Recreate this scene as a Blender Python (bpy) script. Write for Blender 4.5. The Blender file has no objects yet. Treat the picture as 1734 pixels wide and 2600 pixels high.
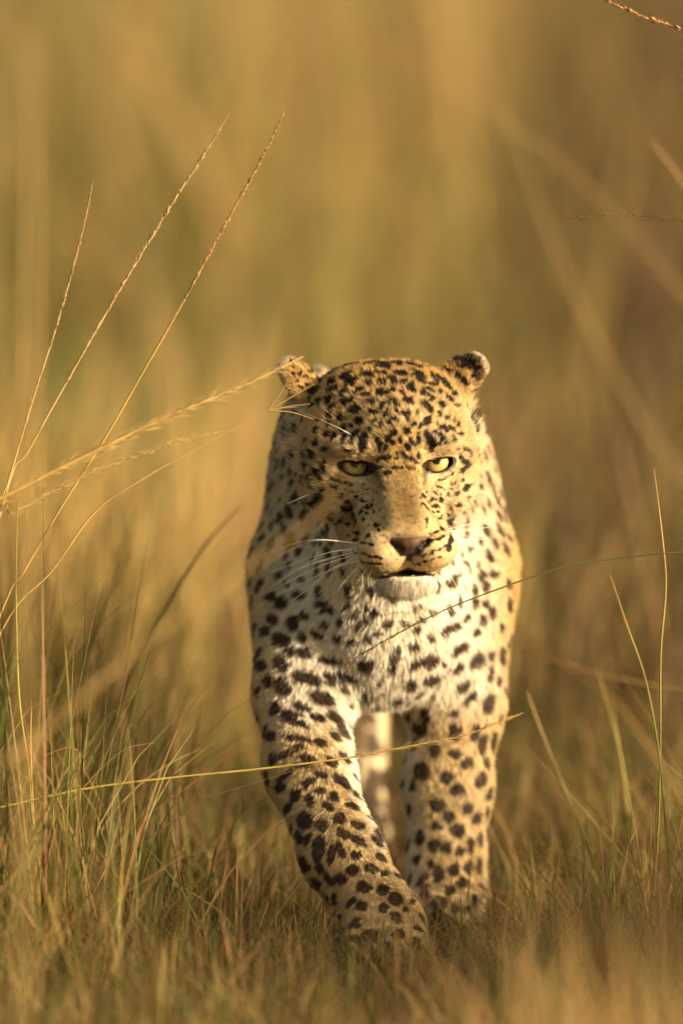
import bpy, math, random
import numpy as np
from mathutils import Vector
from mathutils.bvhtree import BVHTree

rng = np.random.default_rng(7)
random.seed(7)
scene = bpy.context.scene
COL = scene.collection
R = math.radians

# ------------------------------------------------------------------ camera
PITCH = R(6.0)
CAM = np.array([0.0, -13.5, 1.964])
DIST = 13.5 / math.cos(PITCH)
PPM = 2100.0                                   # photo pixels per metre at the animal
KPX = PPM * DIST
cam_data = bpy.data.cameras.new('camera')
cam_data.sensor_fit = 'VERTICAL'
cam_data.sensor_height = 36.0
cam_data.lens = KPX * 36.0 / 2600.0
cam_data.clip_start = 0.1
cam_data.clip_end = 2000.0
cam_data.dof.use_dof = True
cam_data.dof.focus_distance = DIST - 0.01
cam_data.dof.aperture_fstop = 1.85
cam = bpy.data.objects.new('camera', cam_data)
cam.location = CAM
cam.rotation_euler = (math.pi / 2 - PITCH, 0, 0)
COL.objects.link(cam)
scene.camera = cam
FWD = np.array([0, math.cos(PITCH), -math.sin(PITCH)])
UP = np.array([0, math.sin(PITCH), math.cos(PITCH)])
RIGHT = np.array([1.0, 0, 0])

# ------------------------------------------------------------------ sky, sun, exposure
SUN_AZ, SUN_EL = R(62), R(15)                  # to the right of the lens axis, above the horizon
SUN_DIR = np.array([math.sin(SUN_AZ) * math.cos(SUN_EL), -math.cos(SUN_AZ) * math.cos(SUN_EL), math.sin(SUN_EL)])
world = bpy.data.worlds.new('World')
scene.world = world
world.use_nodes = True
wn = world.node_tree.nodes
wl = world.node_tree.links
bg = wn['Background']
sky = wn.new('ShaderNodeTexSky')
sky.sky_type = 'NISHITA'
sky.sun_disc = False
sky.sun_elevation = SUN_EL
sky.sun_rotation = math.atan2(SUN_DIR[0], SUN_DIR[1])
sky.dust_density = 6.0
sky.air_density = 1.0
sky.ozone_density = 0.2
wb = wn.new('ShaderNodeMix')                    # warm white balance of the whole sky
wb.data_type = 'RGBA'
wb.blend_type = 'MULTIPLY'
wb.inputs[0].default_value = 1.0
wb.inputs[7].default_value = (1.0, 0.88, 0.66, 1)
wl.new(sky.outputs[0], wb.inputs[6])
wl.new(wb.outputs[2], bg.inputs[0])
bg.inputs[1].default_value = 0.15
sun_data = bpy.data.lights.new('sun', 'SUN')
sun_data.energy = 5.0
sun_data.angle = R(0.6)
sun_data.color = (1.0, 0.85, 0.62)
sun = bpy.data.objects.new('sun', sun_data)
sun.rotation_euler = Vector(SUN_DIR).to_track_quat('Z', 'Y').to_euler()
sun.location = (4, -4, 6)
COL.objects.link(sun)
scene.view_settings.view_transform = 'Standard'
scene.view_settings.look = 'None'
scene.view_settings.exposure = 0.48
scene.view_settings.gamma = 1.0
scene.render.engine = 'CYCLES'
scene.cycles.use_denoising = True
scene.cycles.max_bounces = 5
scene.cycles.use_adaptive_sampling = True
scene.cycles.adaptive_threshold = 0.03
scene.cycles.transparent_max_bounces = 4
scene.cycles_curves.shape = 'RIBBONS'


# ------------------------------------------------------------------ helpers
def at(px, py, y):
    """world point where the sight line through a photo pixel meets the depth plane y"""
    d = FWD + RIGHT * ((px - 867.0) / KPX) + UP * ((1300.0 - py) / KPX)
    return CAM + d * ((y - CAM[1]) / d[1])


def link(o, parent=None):
    COL.objects.link(o)
    if parent is not None:
        o.parent = parent
        o.matrix_parent_inverse = parent.matrix_world.inverted()
    return o


def tag(o, label=None, cat=None, group=None, kind=None):
    if label: o['label'] = label
    if cat: o['category'] = cat
    if group: o['group'] = group
    if kind: o['kind'] = kind
    return o


def empty(name, loc):
    e = bpy.data.objects.new(name, None)
    e.empty_display_size = 0.05
    e.location = loc
    COL.objects.link(e)
    bpy.context.view_layer.update()
    return e


def mesh_np(name, verts, faces, mat, smooth=True, colors=None, attr='tint', extra=None):
    """faces: (n,k) array or list of such arrays"""
    me = bpy.data.meshes.new(name)
    fl = faces if isinstance(faces, list) else [faces]
    verts = np.ascontiguousarray(verts, np.float32)
    nl = sum(f.size for f in fl)
    npoly = sum(len(f) for f in fl)
    me.vertices.add(len(verts)); me.vertices.foreach_set('co', verts.ravel())
    me.loops.add(nl); me.loops.foreach_set('vertex_index', np.concatenate([f.ravel() for f in fl]).astype(np.int32))
    tot = np.concatenate([np.full(len(f), f.shape[1], np.int32) for f in fl])
    st = np.concatenate([[0], np.cumsum(tot)[:-1]]).astype(np.int32)
    me.polygons.add(npoly); me.polygons.foreach_set('loop_start', st)
    me.update(calc_edges=True)
    if smooth: me.polygons.foreach_set('use_smooth', np.ones(npoly, bool))
    if colors is not None:
        a = me.attributes.new(attr, 'FLOAT_COLOR', 'POINT')
        c = np.ones((len(verts), 4), np.float32); c[:, :3] = colors
        a.data.foreach_set('color', c.ravel())
    if extra is not None:
        a = me.attributes.new('wet', 'FLOAT', 'POINT')
        a.data.foreach_set('value', np.ascontiguousarray(extra, np.float32))
    if mat: me.materials.append(mat)
    return me


def material(name):
    m = bpy.data.materials.new(name)
    m.use_nodes = True
    nt = m.node_tree
    return m, nt, nt.nodes['Principled BSDF'], nt.nodes['Material Output']


def sstep(a, b, x):
    t = np.clip((x - a) / (b - a), 0, 1)
    return t * t * (3 - 2 * t)


def mixc(a, b, t):
    return a * (1 - t[:, None]) + np.asarray(b, float) * t[:, None]


def vnoise(p, scale, seed=0):
    """cheap smooth 3-D noise in about -1..1 (sums of rotated sines)"""
    r = np.random.default_rng(1000 + seed)
    q = np.asarray(p) * scale
    out = np.zeros(len(q))
    for i in range(6):
        d = r.normal(size=3); d /= np.linalg.norm(d)
        e = r.normal(size=3); e /= np.linalg.norm(e)
        out += np.sin(q @ d * (0.8 + 0.5 * r.random()) * 6.28 + r.random() * 6.28 + 1.7 * np.sin(q @ e * 4.1 + r.random() * 6.28))
    return out / 3.4


# ------------------------------------------------------------------ materials
def fur_like(name, attr, translucent=0.0, rough=0.6, spec=0.25, use_wet=False, sheen=0.0):
    m, nt, b, out = material(name)
    a = nt.nodes.new('ShaderNodeAttribute'); a.attribute_name = attr
    nt.links.new(a.outputs['Color'], b.inputs['Base Color'])
    b.inputs['Roughness'].default_value = rough
    b.inputs['Specular IOR Level'].default_value = spec
    if use_wet:
        w = nt.nodes.new('ShaderNodeAttribute'); w.attribute_name = 'wet'
        mr = nt.nodes.new('ShaderNodeMapRange')
        mr.inputs['To Min'].default_value = 0.75; mr.inputs['To Max'].default_value = 0.32
        nt.links.new(w.outputs['Fac'], mr.inputs['Value'])
        nt.links.new(mr.outputs[0], b.inputs['Roughness'])
        nz = nt.nodes.new('ShaderNodeTexNoise'); nz.inputs['Scale'].default_value = 900
        bp = nt.nodes.new('ShaderNodeBump'); bp.inputs['Strength'].default_value = 0.25; bp.inputs['Distance'].default_value = 0.001
        nt.links.new(nz.outputs['Fac'], bp.inputs['Height']); nt.links.new(bp.outputs[0], b.inputs['Normal'])
    if translucent > 0:
        t = nt.nodes.new('ShaderNodeBsdfTranslucent')
        nt.links.new(a.outputs['Color'], t.inputs['Color'])
        mx = nt.nodes.new('ShaderNodeMixShader'); mx.inputs[0].default_value = translucent
        nt.links.new(b.outputs[0], mx.inputs[1]); nt.links.new(t.outputs[0], mx.inputs[2])
        nt.links.new(mx.outputs[0], out.inputs['Surface'])
    return m


M_SKIN = fur_like('leopard_skin', 'coat', use_wet=True)
M_FUR = fur_like('leopard_fur', 'fur_color', translucent=0.12, rough=0.45, spec=0.3)
M_GRASS = fur_like('grass_blade', 'tint', translucent=0.38, rough=0.5, spec=0.25)
M_STALK = fur_like('dry_stalk', 'tint', translucent=0.22, rough=0.45, spec=0.3)

m, nt, b, _o = material('whisker')
b.inputs['Base Color'].default_value = (0.9, 0.86, 0.76, 1); b.inputs['Roughness'].default_value = 0.35
M_WHISKER = m

m, nt, b, _o = material('eye')
tc = nt.nodes.new('ShaderNodeTexCoord')
sp = nt.nodes.new('ShaderNodeSeparateXYZ'); nt.links.new(tc.outputs['Object'], sp.inputs[0])
cb = nt.nodes.new('ShaderNodeCombineXYZ'); nt.links.new(sp.outputs['X'], cb.inputs['X']); nt.links.new(sp.outputs['Z'], cb.inputs['Z'])
ln = nt.nodes.new('ShaderNodeVectorMath'); ln.operation = 'LENGTH'; nt.links.new(cb.outputs[0], ln.inputs[0])
nz = nt.nodes.new('ShaderNodeTexNoise'); nz.inputs['Scale'].default_value = 220; nz.inputs['Detail'].default_value = 3
nt.links.new(tc.outputs['Object'], nz.inputs['Vector'])
ma = nt.nodes.new('ShaderNodeMath'); ma.operation = 'MULTIPLY_ADD'; ma.inputs[1].default_value = 0.0022
nt.links.new(nz.outputs['Fac'], ma.inputs[0]); nt.links.new(ln.outputs['Value'], ma.inputs[2])
sc_ = nt.nodes.new('ShaderNodeMath'); sc_.operation = 'MULTIPLY'; sc_.inputs[1].default_value = 1 / 0.019
nt.links.new(ma.outputs[0], sc_.inputs[0])
rp = nt.nodes.new('ShaderNodeValToRGB')
cr = rp.color_ramp
cr.elements[0].position = 0.0; cr.elements[0].color = (0.006, 0.005, 0.004, 1)
cr.elements[1].position = 0.31; cr.elements[1].color = (0.006, 0.005, 0.004, 1)
for pos, c in ((0.35, (0.40, 0.29, 0.06)), (0.52, (0.62, 0.47, 0.17)), (0.80, (0.58, 0.40, 0.13)), (0.86, (0.03, 0.02, 0.01)), (1.0, (0.02, 0.015, 0.01))):
    e = cr.elements.new(pos); e.color = (*c, 1)
nt.links.new(sc_.outputs[0], rp.inputs[0]); nt.links.new(rp.outputs[0], b.inputs['Base Color'])
b.inputs['Roughness'].default_value = 0.35
b.inputs['Coat Weight'].default_value = 0.5; b.inputs['Specular IOR Level'].default_value = 0.3; b.inputs['Coat Roughness'].default_value = 0.03
M_EYE = m

m, nt, b, _o = material('soil')
tc = nt.nodes.new('ShaderNodeTexCoord')
n1 = nt.nodes.new('ShaderNodeTexNoise'); n1.inputs['Scale'].default_value = 1.2; n1.inputs['Detail'].default_value = 8
n2 = nt.nodes.new('ShaderNodeTexNoise'); n2.inputs['Scale'].default_value = 40; n2.inputs['Detail'].default_value = 6
nt.links.new(tc.outputs['Object'], n1.inputs['Vector']); nt.links.new(tc.outputs['Object'], n2.inputs['Vector'])
r1 = nt.nodes.new('ShaderNodeValToRGB')
r1.color_ramp.elements[0].position = 0.35; r1.color_ramp.elements[0].color = (0.060, 0.038, 0.016, 1)
r1.color_ramp.elements[1].position = 0.68; r1.color_ramp.elements[1].color = (0.16, 0.11, 0.04, 1)
ad = nt.nodes.new('ShaderNodeMath'); ad.operation = 'MULTIPLY_ADD'; ad.inputs[1].default_value = 0.5; 
nt.links.new(n2.outputs['Fac'], ad.inputs[0])
hf = nt.nodes.new('ShaderNodeMath'); hf.operation = 'MULTIPLY'; hf.inputs[1].default_value = 0.5
nt.links.new(n1.outputs['Fac'], hf.inputs[0]); nt.links.new(hf.outputs[0], ad.inputs[2])
nt.links.new(ad.outputs[0], r1.inputs[0]); nt.links.new(r1.outputs[0], b.inputs['Base Color'])
b.inputs['Roughness'].default_value = 0.95; b.inputs['Specular IOR Level'].default_value = 0.1
bp = nt.nodes.new('ShaderNodeBump'); bp.inputs['Distance'].default_value = 0.02
nt.links.new(n2.outputs['Fac'], bp.inputs['Height']); nt.links.new(bp.outputs[0], b.inputs['Normal'])
M_SOIL = m

# ------------------------------------------------------------------ ground
gs = np.concatenate([np.linspace(-900, -12, 10), np.linspace(-10, 40, 51), np.linspace(44, 900, 14)])
gx = np.concatenate([np.linspace(-900, -12, 10), np.linspace(-10, 10, 41), np.linspace(12, 900, 10)])


def ground_z(x, y):
    """gentle swells behind and to the sides, flat under the animal"""
    d = np.sqrt(np.asarray(x) ** 2 + np.asarray(y) ** 2)
    w = sstep(1.5, 9, d) * (1 - sstep(60, 200, d))
    return w * (0.10 * np.sin(0.31 * np.asarray(x) + 1.0) + 0.10 * np.sin(0.23 * np.asarray(y) + 0.4 * np.asarray(x))) + 0.0


GX, GY = np.meshgrid(gx, gs, indexing='ij')
gv = np.stack([GX, GY, ground_z(GX, GY)], -1).reshape(-1, 3)
ii = np.arange(len(gx) * len(gs)).reshape(len(gx), len(gs))
gf = np.stack([ii[:-1, :-1], ii[1:, :-1], ii[1:, 1:], ii[:-1, 1:]], -1).reshape(-1, 4)
g = link(bpy.data.objects.new('ground', mesh_np('ground', gv, gf, M_SOIL)))
tag(g, 'dry brown soil under the meadow grass', 'ground', kind='structure')

# ------------------------------------------------------------------ leopard: the surface as a distance field
HU, HV = 2.7034, 0.1761e-3                      # measuring grid of the head, metres per unit
HEAD_O = at(680 + 885 / HU, 860 + 846 / HU, 0.0)
ROLL, YAW = R(2.2), R(6.0)
Rp = np.array([[1, 0, 0], [0, math.cos(PITCH), math.sin(PITCH)], [0, -math.sin(PITCH), math.cos(PITCH)]])   # view frame -> world
Rr = np.array([[math.cos(ROLL), 0, -math.sin(ROLL)], [0, 1, 0], [math.sin(ROLL), 0, math.cos(ROLL)]])
Ry = np.array([[math.cos(YAW), -math.sin(YAW), 0], [math.sin(YAW), math.cos(YAW), 0], [0, 0, 1]])
HEAD_R = Rp @ Rr @ Ry


def to_head(p):
    """world -> head frame in millimetres"""
    return ((p - HEAD_O) @ HEAD_R) * 1000.0


def from_head(l):
    return HEAD_O + (np.asarray(l, float) / 1000.0) @ HEAD_R.T


def axis_grid(segs):
    out = []
    for a, b_, st in segs:
        n = max(1, int(round((b_ - a) / st)))
        out.append(np.linspace(a, b_, n, endpoint=False))
    return np.concatenate(out + [[segs[-1][1]]])


hx = HEAD_O[0]
XS = axis_grid([(-0.16, hx - 0.14, 0.006), (hx - 0.14, hx + 0.14, 0.002), (hx + 0.14, 0.30, 0.006)])
YS = axis_grid([(-0.20, 0.13, 0.002), (0.13, 0.5, 0.005), (0.5, 1.95, 0.010)])
ZS = axis_grid([(-0.012, 0.42, 0.0045), (0.42, 0.76, 0.002), (0.76, 0.80, 0.005)])
F = np.full((len(XS), len(YS), len(ZS)), 0.5, np.float32)


def region(lo, hi, pad):
    i0, i1 = np.searchsorted(XS, [lo[0] - pad, hi[0] + pad])
    j0, j1 = np.searchsorted(YS, [lo[1] - pad, hi[1] + pad])
    k0, k1 = np.searchsorted(ZS, [lo[2] - pad, hi[2] + pad])
    return slice(i0, i1), slice(j0, j1), slice(k0, k1)


def pts(sl):
    X = XS[sl[0]].astype(np.float32)[:, None, None]; Y = YS[sl[1]].astype(np.float32)[None, :, None]; Z = ZS[sl[2]].astype(np.float32)[None, None, :]
    return X, Y, Z


def combine(sl, d, k, op):
    a = F[sl]
    if op == 'add':
        h = np.maximum(k - np.abs(a - d), 0) / k
        F[sl] = np.minimum(a, d) - h * h * k * 0.25
    else:
        d = -d
        h = np.maximum(k - np.abs(a - d), 0) / k
        F[sl] = np.maximum(a, d) + h * h * k * 0.25


def rot3(rx=0, ry=0, rz=0):
    cx, sx, cy, sy, cz, sz = math.cos(rx), math.sin(rx), math.cos(ry), math.sin(ry), math.cos(rz), math.sin(rz)
    return np.array([[cz, -sz, 0], [sz, cz, 0], [0, 0, 1]]) @ np.array([[cy, 0, sy], [0, 1, 0], [-sy, 0, cy]]) @ np.array([[1, 0, 0], [0, cx, -sx], [0, sx, cx]])


def ellipsoid(c, r, k=0.03, rot=None, op='add', clip=None):
    """c, r in metres in the world; rot: 3x3 local->world"""
    c = np.asarray(c, float); r = np.asarray(r, float)
    M = np.eye(3) if rot is None else rot
    ext = np.sqrt(((M * r) ** 2).sum(1))
    sl = region(c - ext, c + ext, k + 0.012)
    X, Y, Z = pts(sl)
    X = X - np.float32(c[0]); Y = Y - np.float32(c[1]); Z = Z - np.float32(c[2])
    l = [(X * np.float32(M[0, i]) + Y * np.float32(M[1, i]) + Z * np.float32(M[2, i])) for i in range(3)]
    k0 = np.sqrt(sum((l[i] / np.float32(r[i])) ** 2 for i in range(3)))
    k1 = np.sqrt(sum((l[i] / np.float32(r[i] ** 2)) ** 2 for i in range(3))) + 1e-6
    d = k0 * (k0 - 1) / k1
    if clip is not None:
        d = np.maximum(d, clip(l))
    combine(sl, d.astype(np.float32), k, op)


def cone(a, b_, ra, rb, k=0.03, op='add'):
    a = np.asarray(a, float); b_ = np.asarray(b_, float)
    lo = np.minimum(a - ra, b_ - rb); hi = np.maximum(a + ra, b_ + rb)
    sl = region(lo, hi, k + 0.012)
    X, Y, Z = pts(sl)
    ab = b_ - a
    t = ((X - a[0]) * ab[0] + (Y - a[1]) * ab[1] + (Z - a[2]) * ab[2]) / (ab @ ab)
    t = np.clip(t, 0, 1)
    d = np.sqrt((X - a[0] - t * ab[0]) ** 2 + (Y - a[1] - t * ab[1]) ** 2 + (Z - a[2] - t * ab[2]) ** 2) - (ra + (rb - ra) * t)
    combine(sl, d.astype(np.float32), k, op)


def h_ell(c, r, k=12, rot=None, op='add', clip=None):
    M = HEAD_R if rot is None else HEAD_R @ rot
    ellipsoid(from_head(c), np.asarray(r) / 1000.0, k / 1000.0, M, op, clip)


def h_cone(a, b_, ra, rb, k=12, op='add'):
    cone(from_head(a), from_head(b_), ra / 1000, rb / 1000, k / 1000, op)


# trunk
XB = 0.052
ellipsoid((XB + 0.004, 0.66, 0.455), (0.108, 0.42, 0.145), 0.03)
ellipsoid((XB + 0.03, 1.12, 0.465), (0.096, 0.25, 0.115), 0.04)
ellipsoid((XB, 0.33, 0.425), (0.110, 0.15, 0.135), 0.04)
ellipsoid((XB, 0.23, 0.375), (0.085, 0.10, 0.090), 0.05)          # breastbone
# shoulders and shoulder blades
ellipsoid((-0.032, 0.37, 0.52), (0.060, 0.13, 0.165), 0.030, rot3(0, R(3), 0))
ellipsoid((0.140, 0.40, 0.487), (0.060, 0.14, 0.155), 0.030, rot3(0, R(-3), 0))
ellipsoid((0.006, 0.40, 0.600), (0.040, 0.12, 0.060), 0.04)
ellipsoid((0.100, 0.42, 0.595), (0.040, 0.12, 0.058), 0.04)
# neck and throat
cone(from_head((-4, 130, 10)), (XB, 0.44, 0.55), 0.070, 0.105, 0.035)
cone(from_head((-8, 125, -45)), at(965, 1560, 0.29), 0.058, 0.095, 0.040)
# near foreleg (stepping forward, crossing the centre line)
cone((-0.045, 0.32, 0.43), at(768, 1760, 0.20), 0.070, 0.053, 0.05)
cone(at(768, 1760, 0.20), at(785, 1950, 0.125), 0.053, 0.049, 0.03)
cone(at(785, 1950, 0.125), at(868, 2170, 0.03), 0.049, 0.044, 0.03)
cone(at(868, 2170, 0.03), at(965, 2315, -0.035), 0.043, 0.042, 0.03)
pw = at(975, 2385, -0.06); pw[2] = 0.043
ellipsoid(pw, (0.050, 0.055, 0.042), 0.025)
for dx, dy, dz in ((-0.034, -0.035, -0.013), (-0.012, -0.052, -0.011), (0.013, -0.052, -0.011), (0.036, -0.034, -0.013)):
    ellipsoid(pw + np.array([dx, dy, dz]), (0.0165, 0.026, 0.021), 0.010)
# far foreleg (standing)
cone((0.145, 0.36, 0.43), at(1158, 1790, 0.33), 0.070, 0.054, 0.05)
cone(at(1152, 1790, 0.33), at(1136, 2000, 0.32), 0.055, 0.050, 0.03)
cone(at(1136, 2000, 0.32), at(1132, 2190, 0.30), 0.049, 0.042, 0.03)
cone(at(1132, 2190, 0.30), at(1140, 2320, 0.29), 0.042, 0.041, 0.03)
pr = at(1140, 2340, 0.26); pr[2] = 0.035
ellipsoid(pr, (0.046, 0.055, 0.033), 0.025)
for dx, dy, dz in ((-0.034, -0.032, -0.008), (-0.012, -0.050, -0.006), (0.013, -0.050, -0.006), (0.036, -0.032, -0.008)):
    ellipsoid(pr + np.array([dx, dy, dz]), (0.0165, 0.026, 0.020), 0.010)


def hind(x, ypaw, hipx):
    cone((hipx, 1.20, 0.46), (x, ypaw - 0.02, 0.35), 0.092, 0.060, 0.03)
    cone((x, ypaw - 0.02, 0.35), (x, ypaw + 0.13, 0.21), 0.058, 0.036, 0.03)
    cone((x, ypaw + 0.13, 0.21), (x, ypaw + 0.04, 0.055), 0.044, 0.038, 0.025)
    c = np.array([x, ypaw, 0.033])
    ellipsoid(c, (0.042, 0.055, 0.032), 0.025)
    for dx, dy in ((-0.03, -0.035), (-0.01, -0.05), (0.012, -0.05), (0.032, -0.035)):
        ellipsoid(c + np.array([dx, dy, -0.008]), (0.015, 0.024, 0.019), 0.010)


hind(0.018, 0.98, 0.050)
hind(0.135, 0.80, 0.105)
tail = [(0.095, 1.32, 0.52), (0.11, 1.48, 0.44), (0.125, 1.58, 0.34), (0.13, 1.70, 0.24), (0.135, 1.84, 0.27)]
for (a, b_), (ra, rb) in zip(zip(tail[:-1], tail[1:]), ((0.042, 0.032), (0.032, 0.030), (0.030, 0.028), (0.028, 0.026))):
    cone(a, b_, ra, rb, 0.03)

# head
HS = -6                                         # the back of the skull swings left as the head turns
h_ell((HS, 70, 35), (88, 98, 88), 30)
h_ell((HS - 38, 78, 76), (47, 70, 40), 22); h_ell((HS + 36, 78, 76), (47, 70, 40), 22)
h_ell((0, -2, 30), (34, 34, 40), 26)                              # forehead between the brows
for s in (-1, 1):
    h_ell((HS + s * 64, 52, -22), (41, 52, 48), 24)                    # cheek
    h_ell((HS + s * 68, 60, 30), (34, 50, 60), 24)                     # temple
    h_cone((s * 30, 12, -32), (s * 25, -62, -94), 25, 25, 20)     # upper jaw
    h_cone((s * 34, 45, -86), (s * 12, -48, -134), 33, 21, 18)    # lower jaw
for s in (-1, 1):
    h_cone((s * 10, -8, 8), (s * 12, -84, -78), 20, 18.5, 14)     # nose bridge, flat on top
for s in (-1, 1):
    h_ell((s * 29, -76, -106), (30.5, 35, 26), 12)                # whisker pads
    h_ell((s * 48, -7, 19), (29, 19, 10.5), 13, rot3(0, -s * R(9), 0))   # brow ridge
h_ell((0, -53, -144), (31, 33, 14), 14)                            # chin
h_ell((0, -99, -97), (23, 17, 13), 9)                             # nose
# eyes: lid bulge, then the opening
EYE_C = {s: np.array([s * 49.5, 15.0, -3.0]) for s in (-1, 1)}
EYE_R = 19.0
for s in (-1, 1):
    h_ell(EYE_C[s], (24, 23.5, 21.5), 12)
    h_ell((s * 50, 1.5, 13.5), (24, 12, 7.0), 9, rot3(0, -s * R(8), 0))   # heavy upper lid
for s in (-1, 1):
    h_ell(EYE_C[s] + np.array([0, -15, 0.5]), (17.5, 22, 11.0), 1.5, rot3(0, -s * R(8), 0), 'sub', clip=lambda l: l[2] - 0.0030)
    h_cone((s * 31.5, -10, -6), (s * 29, -16, -16), 3.0, 2.0, 4, 'sub')    # tear duct
    h_ell((s * 15.5, -114, -101), (5.5, 9, 4.5), 3, rot3(0, s * R(30), 0), 'sub')   # nostril
    h_cone((s * 19, -110, -101), (s * 26, -98, -91), 3.0, 1.6, 4, 'sub')             # nostril wing crease
h_cone((0, -118, -112), (0, -112, -131), 2.2, 3.0, 4, 'sub')      # philtrum
h_ell((0, -90, -135), (36, 30, 4.0), 4, None, 'sub')              # mouth slit
# ears, turned back and out
EAR = {-1: ((-107, 60, 103), (31, 9, 20), R(-52)), 1: ((88, 62, 100), (34, 9, 24), R(-38))}
for s in (-1, 1):
    c, r, ang = EAR[s]
    Mx = rot3(0, ang, 0) if s == 1 else rot3(0, math.pi - ang, 0)
    Mx = rot3(R(-12), 0, s * R(-14)) @ Mx
    h_ell(c, r, 10, Mx)
    tip = np.array(c) + Mx @ np.array([r[0] * 0.86, 0, 0])
    h_ell(tip + np.array([0, -4, 0]), (6, 6, r[2] * 0.6), 8, Mx)   # folded rim


def surface_nets(F, xs, ys, zs):
    ins = F < 0
    c = np.zeros(tuple(n - 1 for n in F.shape), np.uint8)
    for a in (0, 1):
        for b2 in (0, 1):
            for d in (0, 1):
                c += ins[a:F.shape[0] - 1 + a, b2:F.shape[1] - 1 + b2, d:F.shape[2] - 1 + d]
    act = (c > 0) & (c < 8)
    I = np.argwhere(act)
    idx = np.full(act.shape, -1, np.int32)
    idx[act] = np.arange(len(I))
    corners = np.array([[a, b2, d] for a in (0, 1) for b2 in (0, 1) for d in (0, 1)])
    val = np.stack([F[I[:, 0] + q[0], I[:, 1] + q[1], I[:, 2] + q[2]] for q in corners], 1)
    pos = np.stack([np.stack([xs[I[:, 0] + q[0]], ys[I[:, 1] + q[1]], zs[I[:, 2] + q[2]]], -1) for q in corners], 1)
    acc = np.zeros((len(I), 3)); cnt = np.zeros(len(I))
    for a in range(8):
        for b2 in range(a + 1, 8):
            if np.abs(corners[a] - corners[b2]).sum() != 1: continue
            cross = (val[:, a] < 0) != (val[:, b2] < 0)
            t = np.where(cross, val[:, a] / np.where(cross, val[:, a] - val[:, b2], 1), 0)
            p = pos[:, a] + (pos[:, b2] - pos[:, a]) * t[:, None]
            acc += p * cross[:, None]; cnt += cross
    V = acc / cnt[:, None]
    quads = []
    for ax in range(3):
        u, v = (ax + 1) % 3, (ax + 2) % 3
        s0 = [slice(None)] * 3; s1 = [slice(None)] * 3
        s0[ax] = slice(0, -1); s1[ax] = slice(1, None)
        ch = ins[tuple(s0)] != ins[tuple(s1)]
        E = np.argwhere(ch)
        ok = (E[:, u] > 0) & (E[:, v] > 0) & (E[:, u] < F.shape[u] - 1) & (E[:, v] < F.shape[v] - 1)
        E = E[ok]
        neg = ins[E[:, 0], E[:, 1], E[:, 2]]
        q = []
        for du, dv in ((-1, -1), (0, -1), (0, 0), (-1, 0)):
            G = E.copy(); G[:, u] += du; G[:, v] += dv
            q.append(idx[G[:, 0], G[:, 1], G[:, 2]])
        q = np.stack(q, 1)
        q[~neg] = q[~neg][:, ::-1]
        quads.append(q)
    return V, np.concatenate(quads)


BV, BF = surface_nets(F, XS, YS, ZS)
del F
# light smoothing away from the face
e = np.concatenate([BF[:, [0, 1]], BF[:, [1, 2]], BF[:, [2, 3]], BF[:, [3, 0]]])
for it in range(2):
    acc = np.zeros_like(BV); cnt = np.zeros(len(BV))
    for k in range(3):
        acc[:, k] = np.bincount(e[:, 0], BV[e[:, 1], k], len(BV))
    cnt = np.bincount(e[:, 0], minlength=len(BV)).astype(float)
    BV = BV * 0.5 + 0.5 * acc / np.maximum(cnt, 1)[:, None]
fn = np.cross(BV[BF[:, 2]] - BV[BF[:, 0]], BV[BF[:, 3]] - BV[BF[:, 1]])
BN = np.zeros_like(BV)
for c in range(4):
    for k in range(3):
        BN[:, k] += np.bincount(BF[:, c], fn[:, k], len(BV))
BN /= np.linalg.norm(BN, axis=1)[:, None] + 1e-12
TRI = np.concatenate([BF[:, [0, 1, 2]], BF[:, [0, 2, 3]]])
BVH = BVHTree.FromPolygons([tuple(v) for v in BV.tolist()], [tuple(f) for f in BF.tolist()])


def hit(px, py):
    """first point of the coat on a sight line: position and normal"""
    d = at(px, py, 0.0) - CAM
    loc, nor, i, _ = BVH.ray_cast(Vector(CAM), Vector(d).normalized(), 20)
    if loc is None: return None
    return np.array(loc), BN[BF[i]].mean(0) / np.linalg.norm(BN[BF[i]].mean(0))


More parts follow.
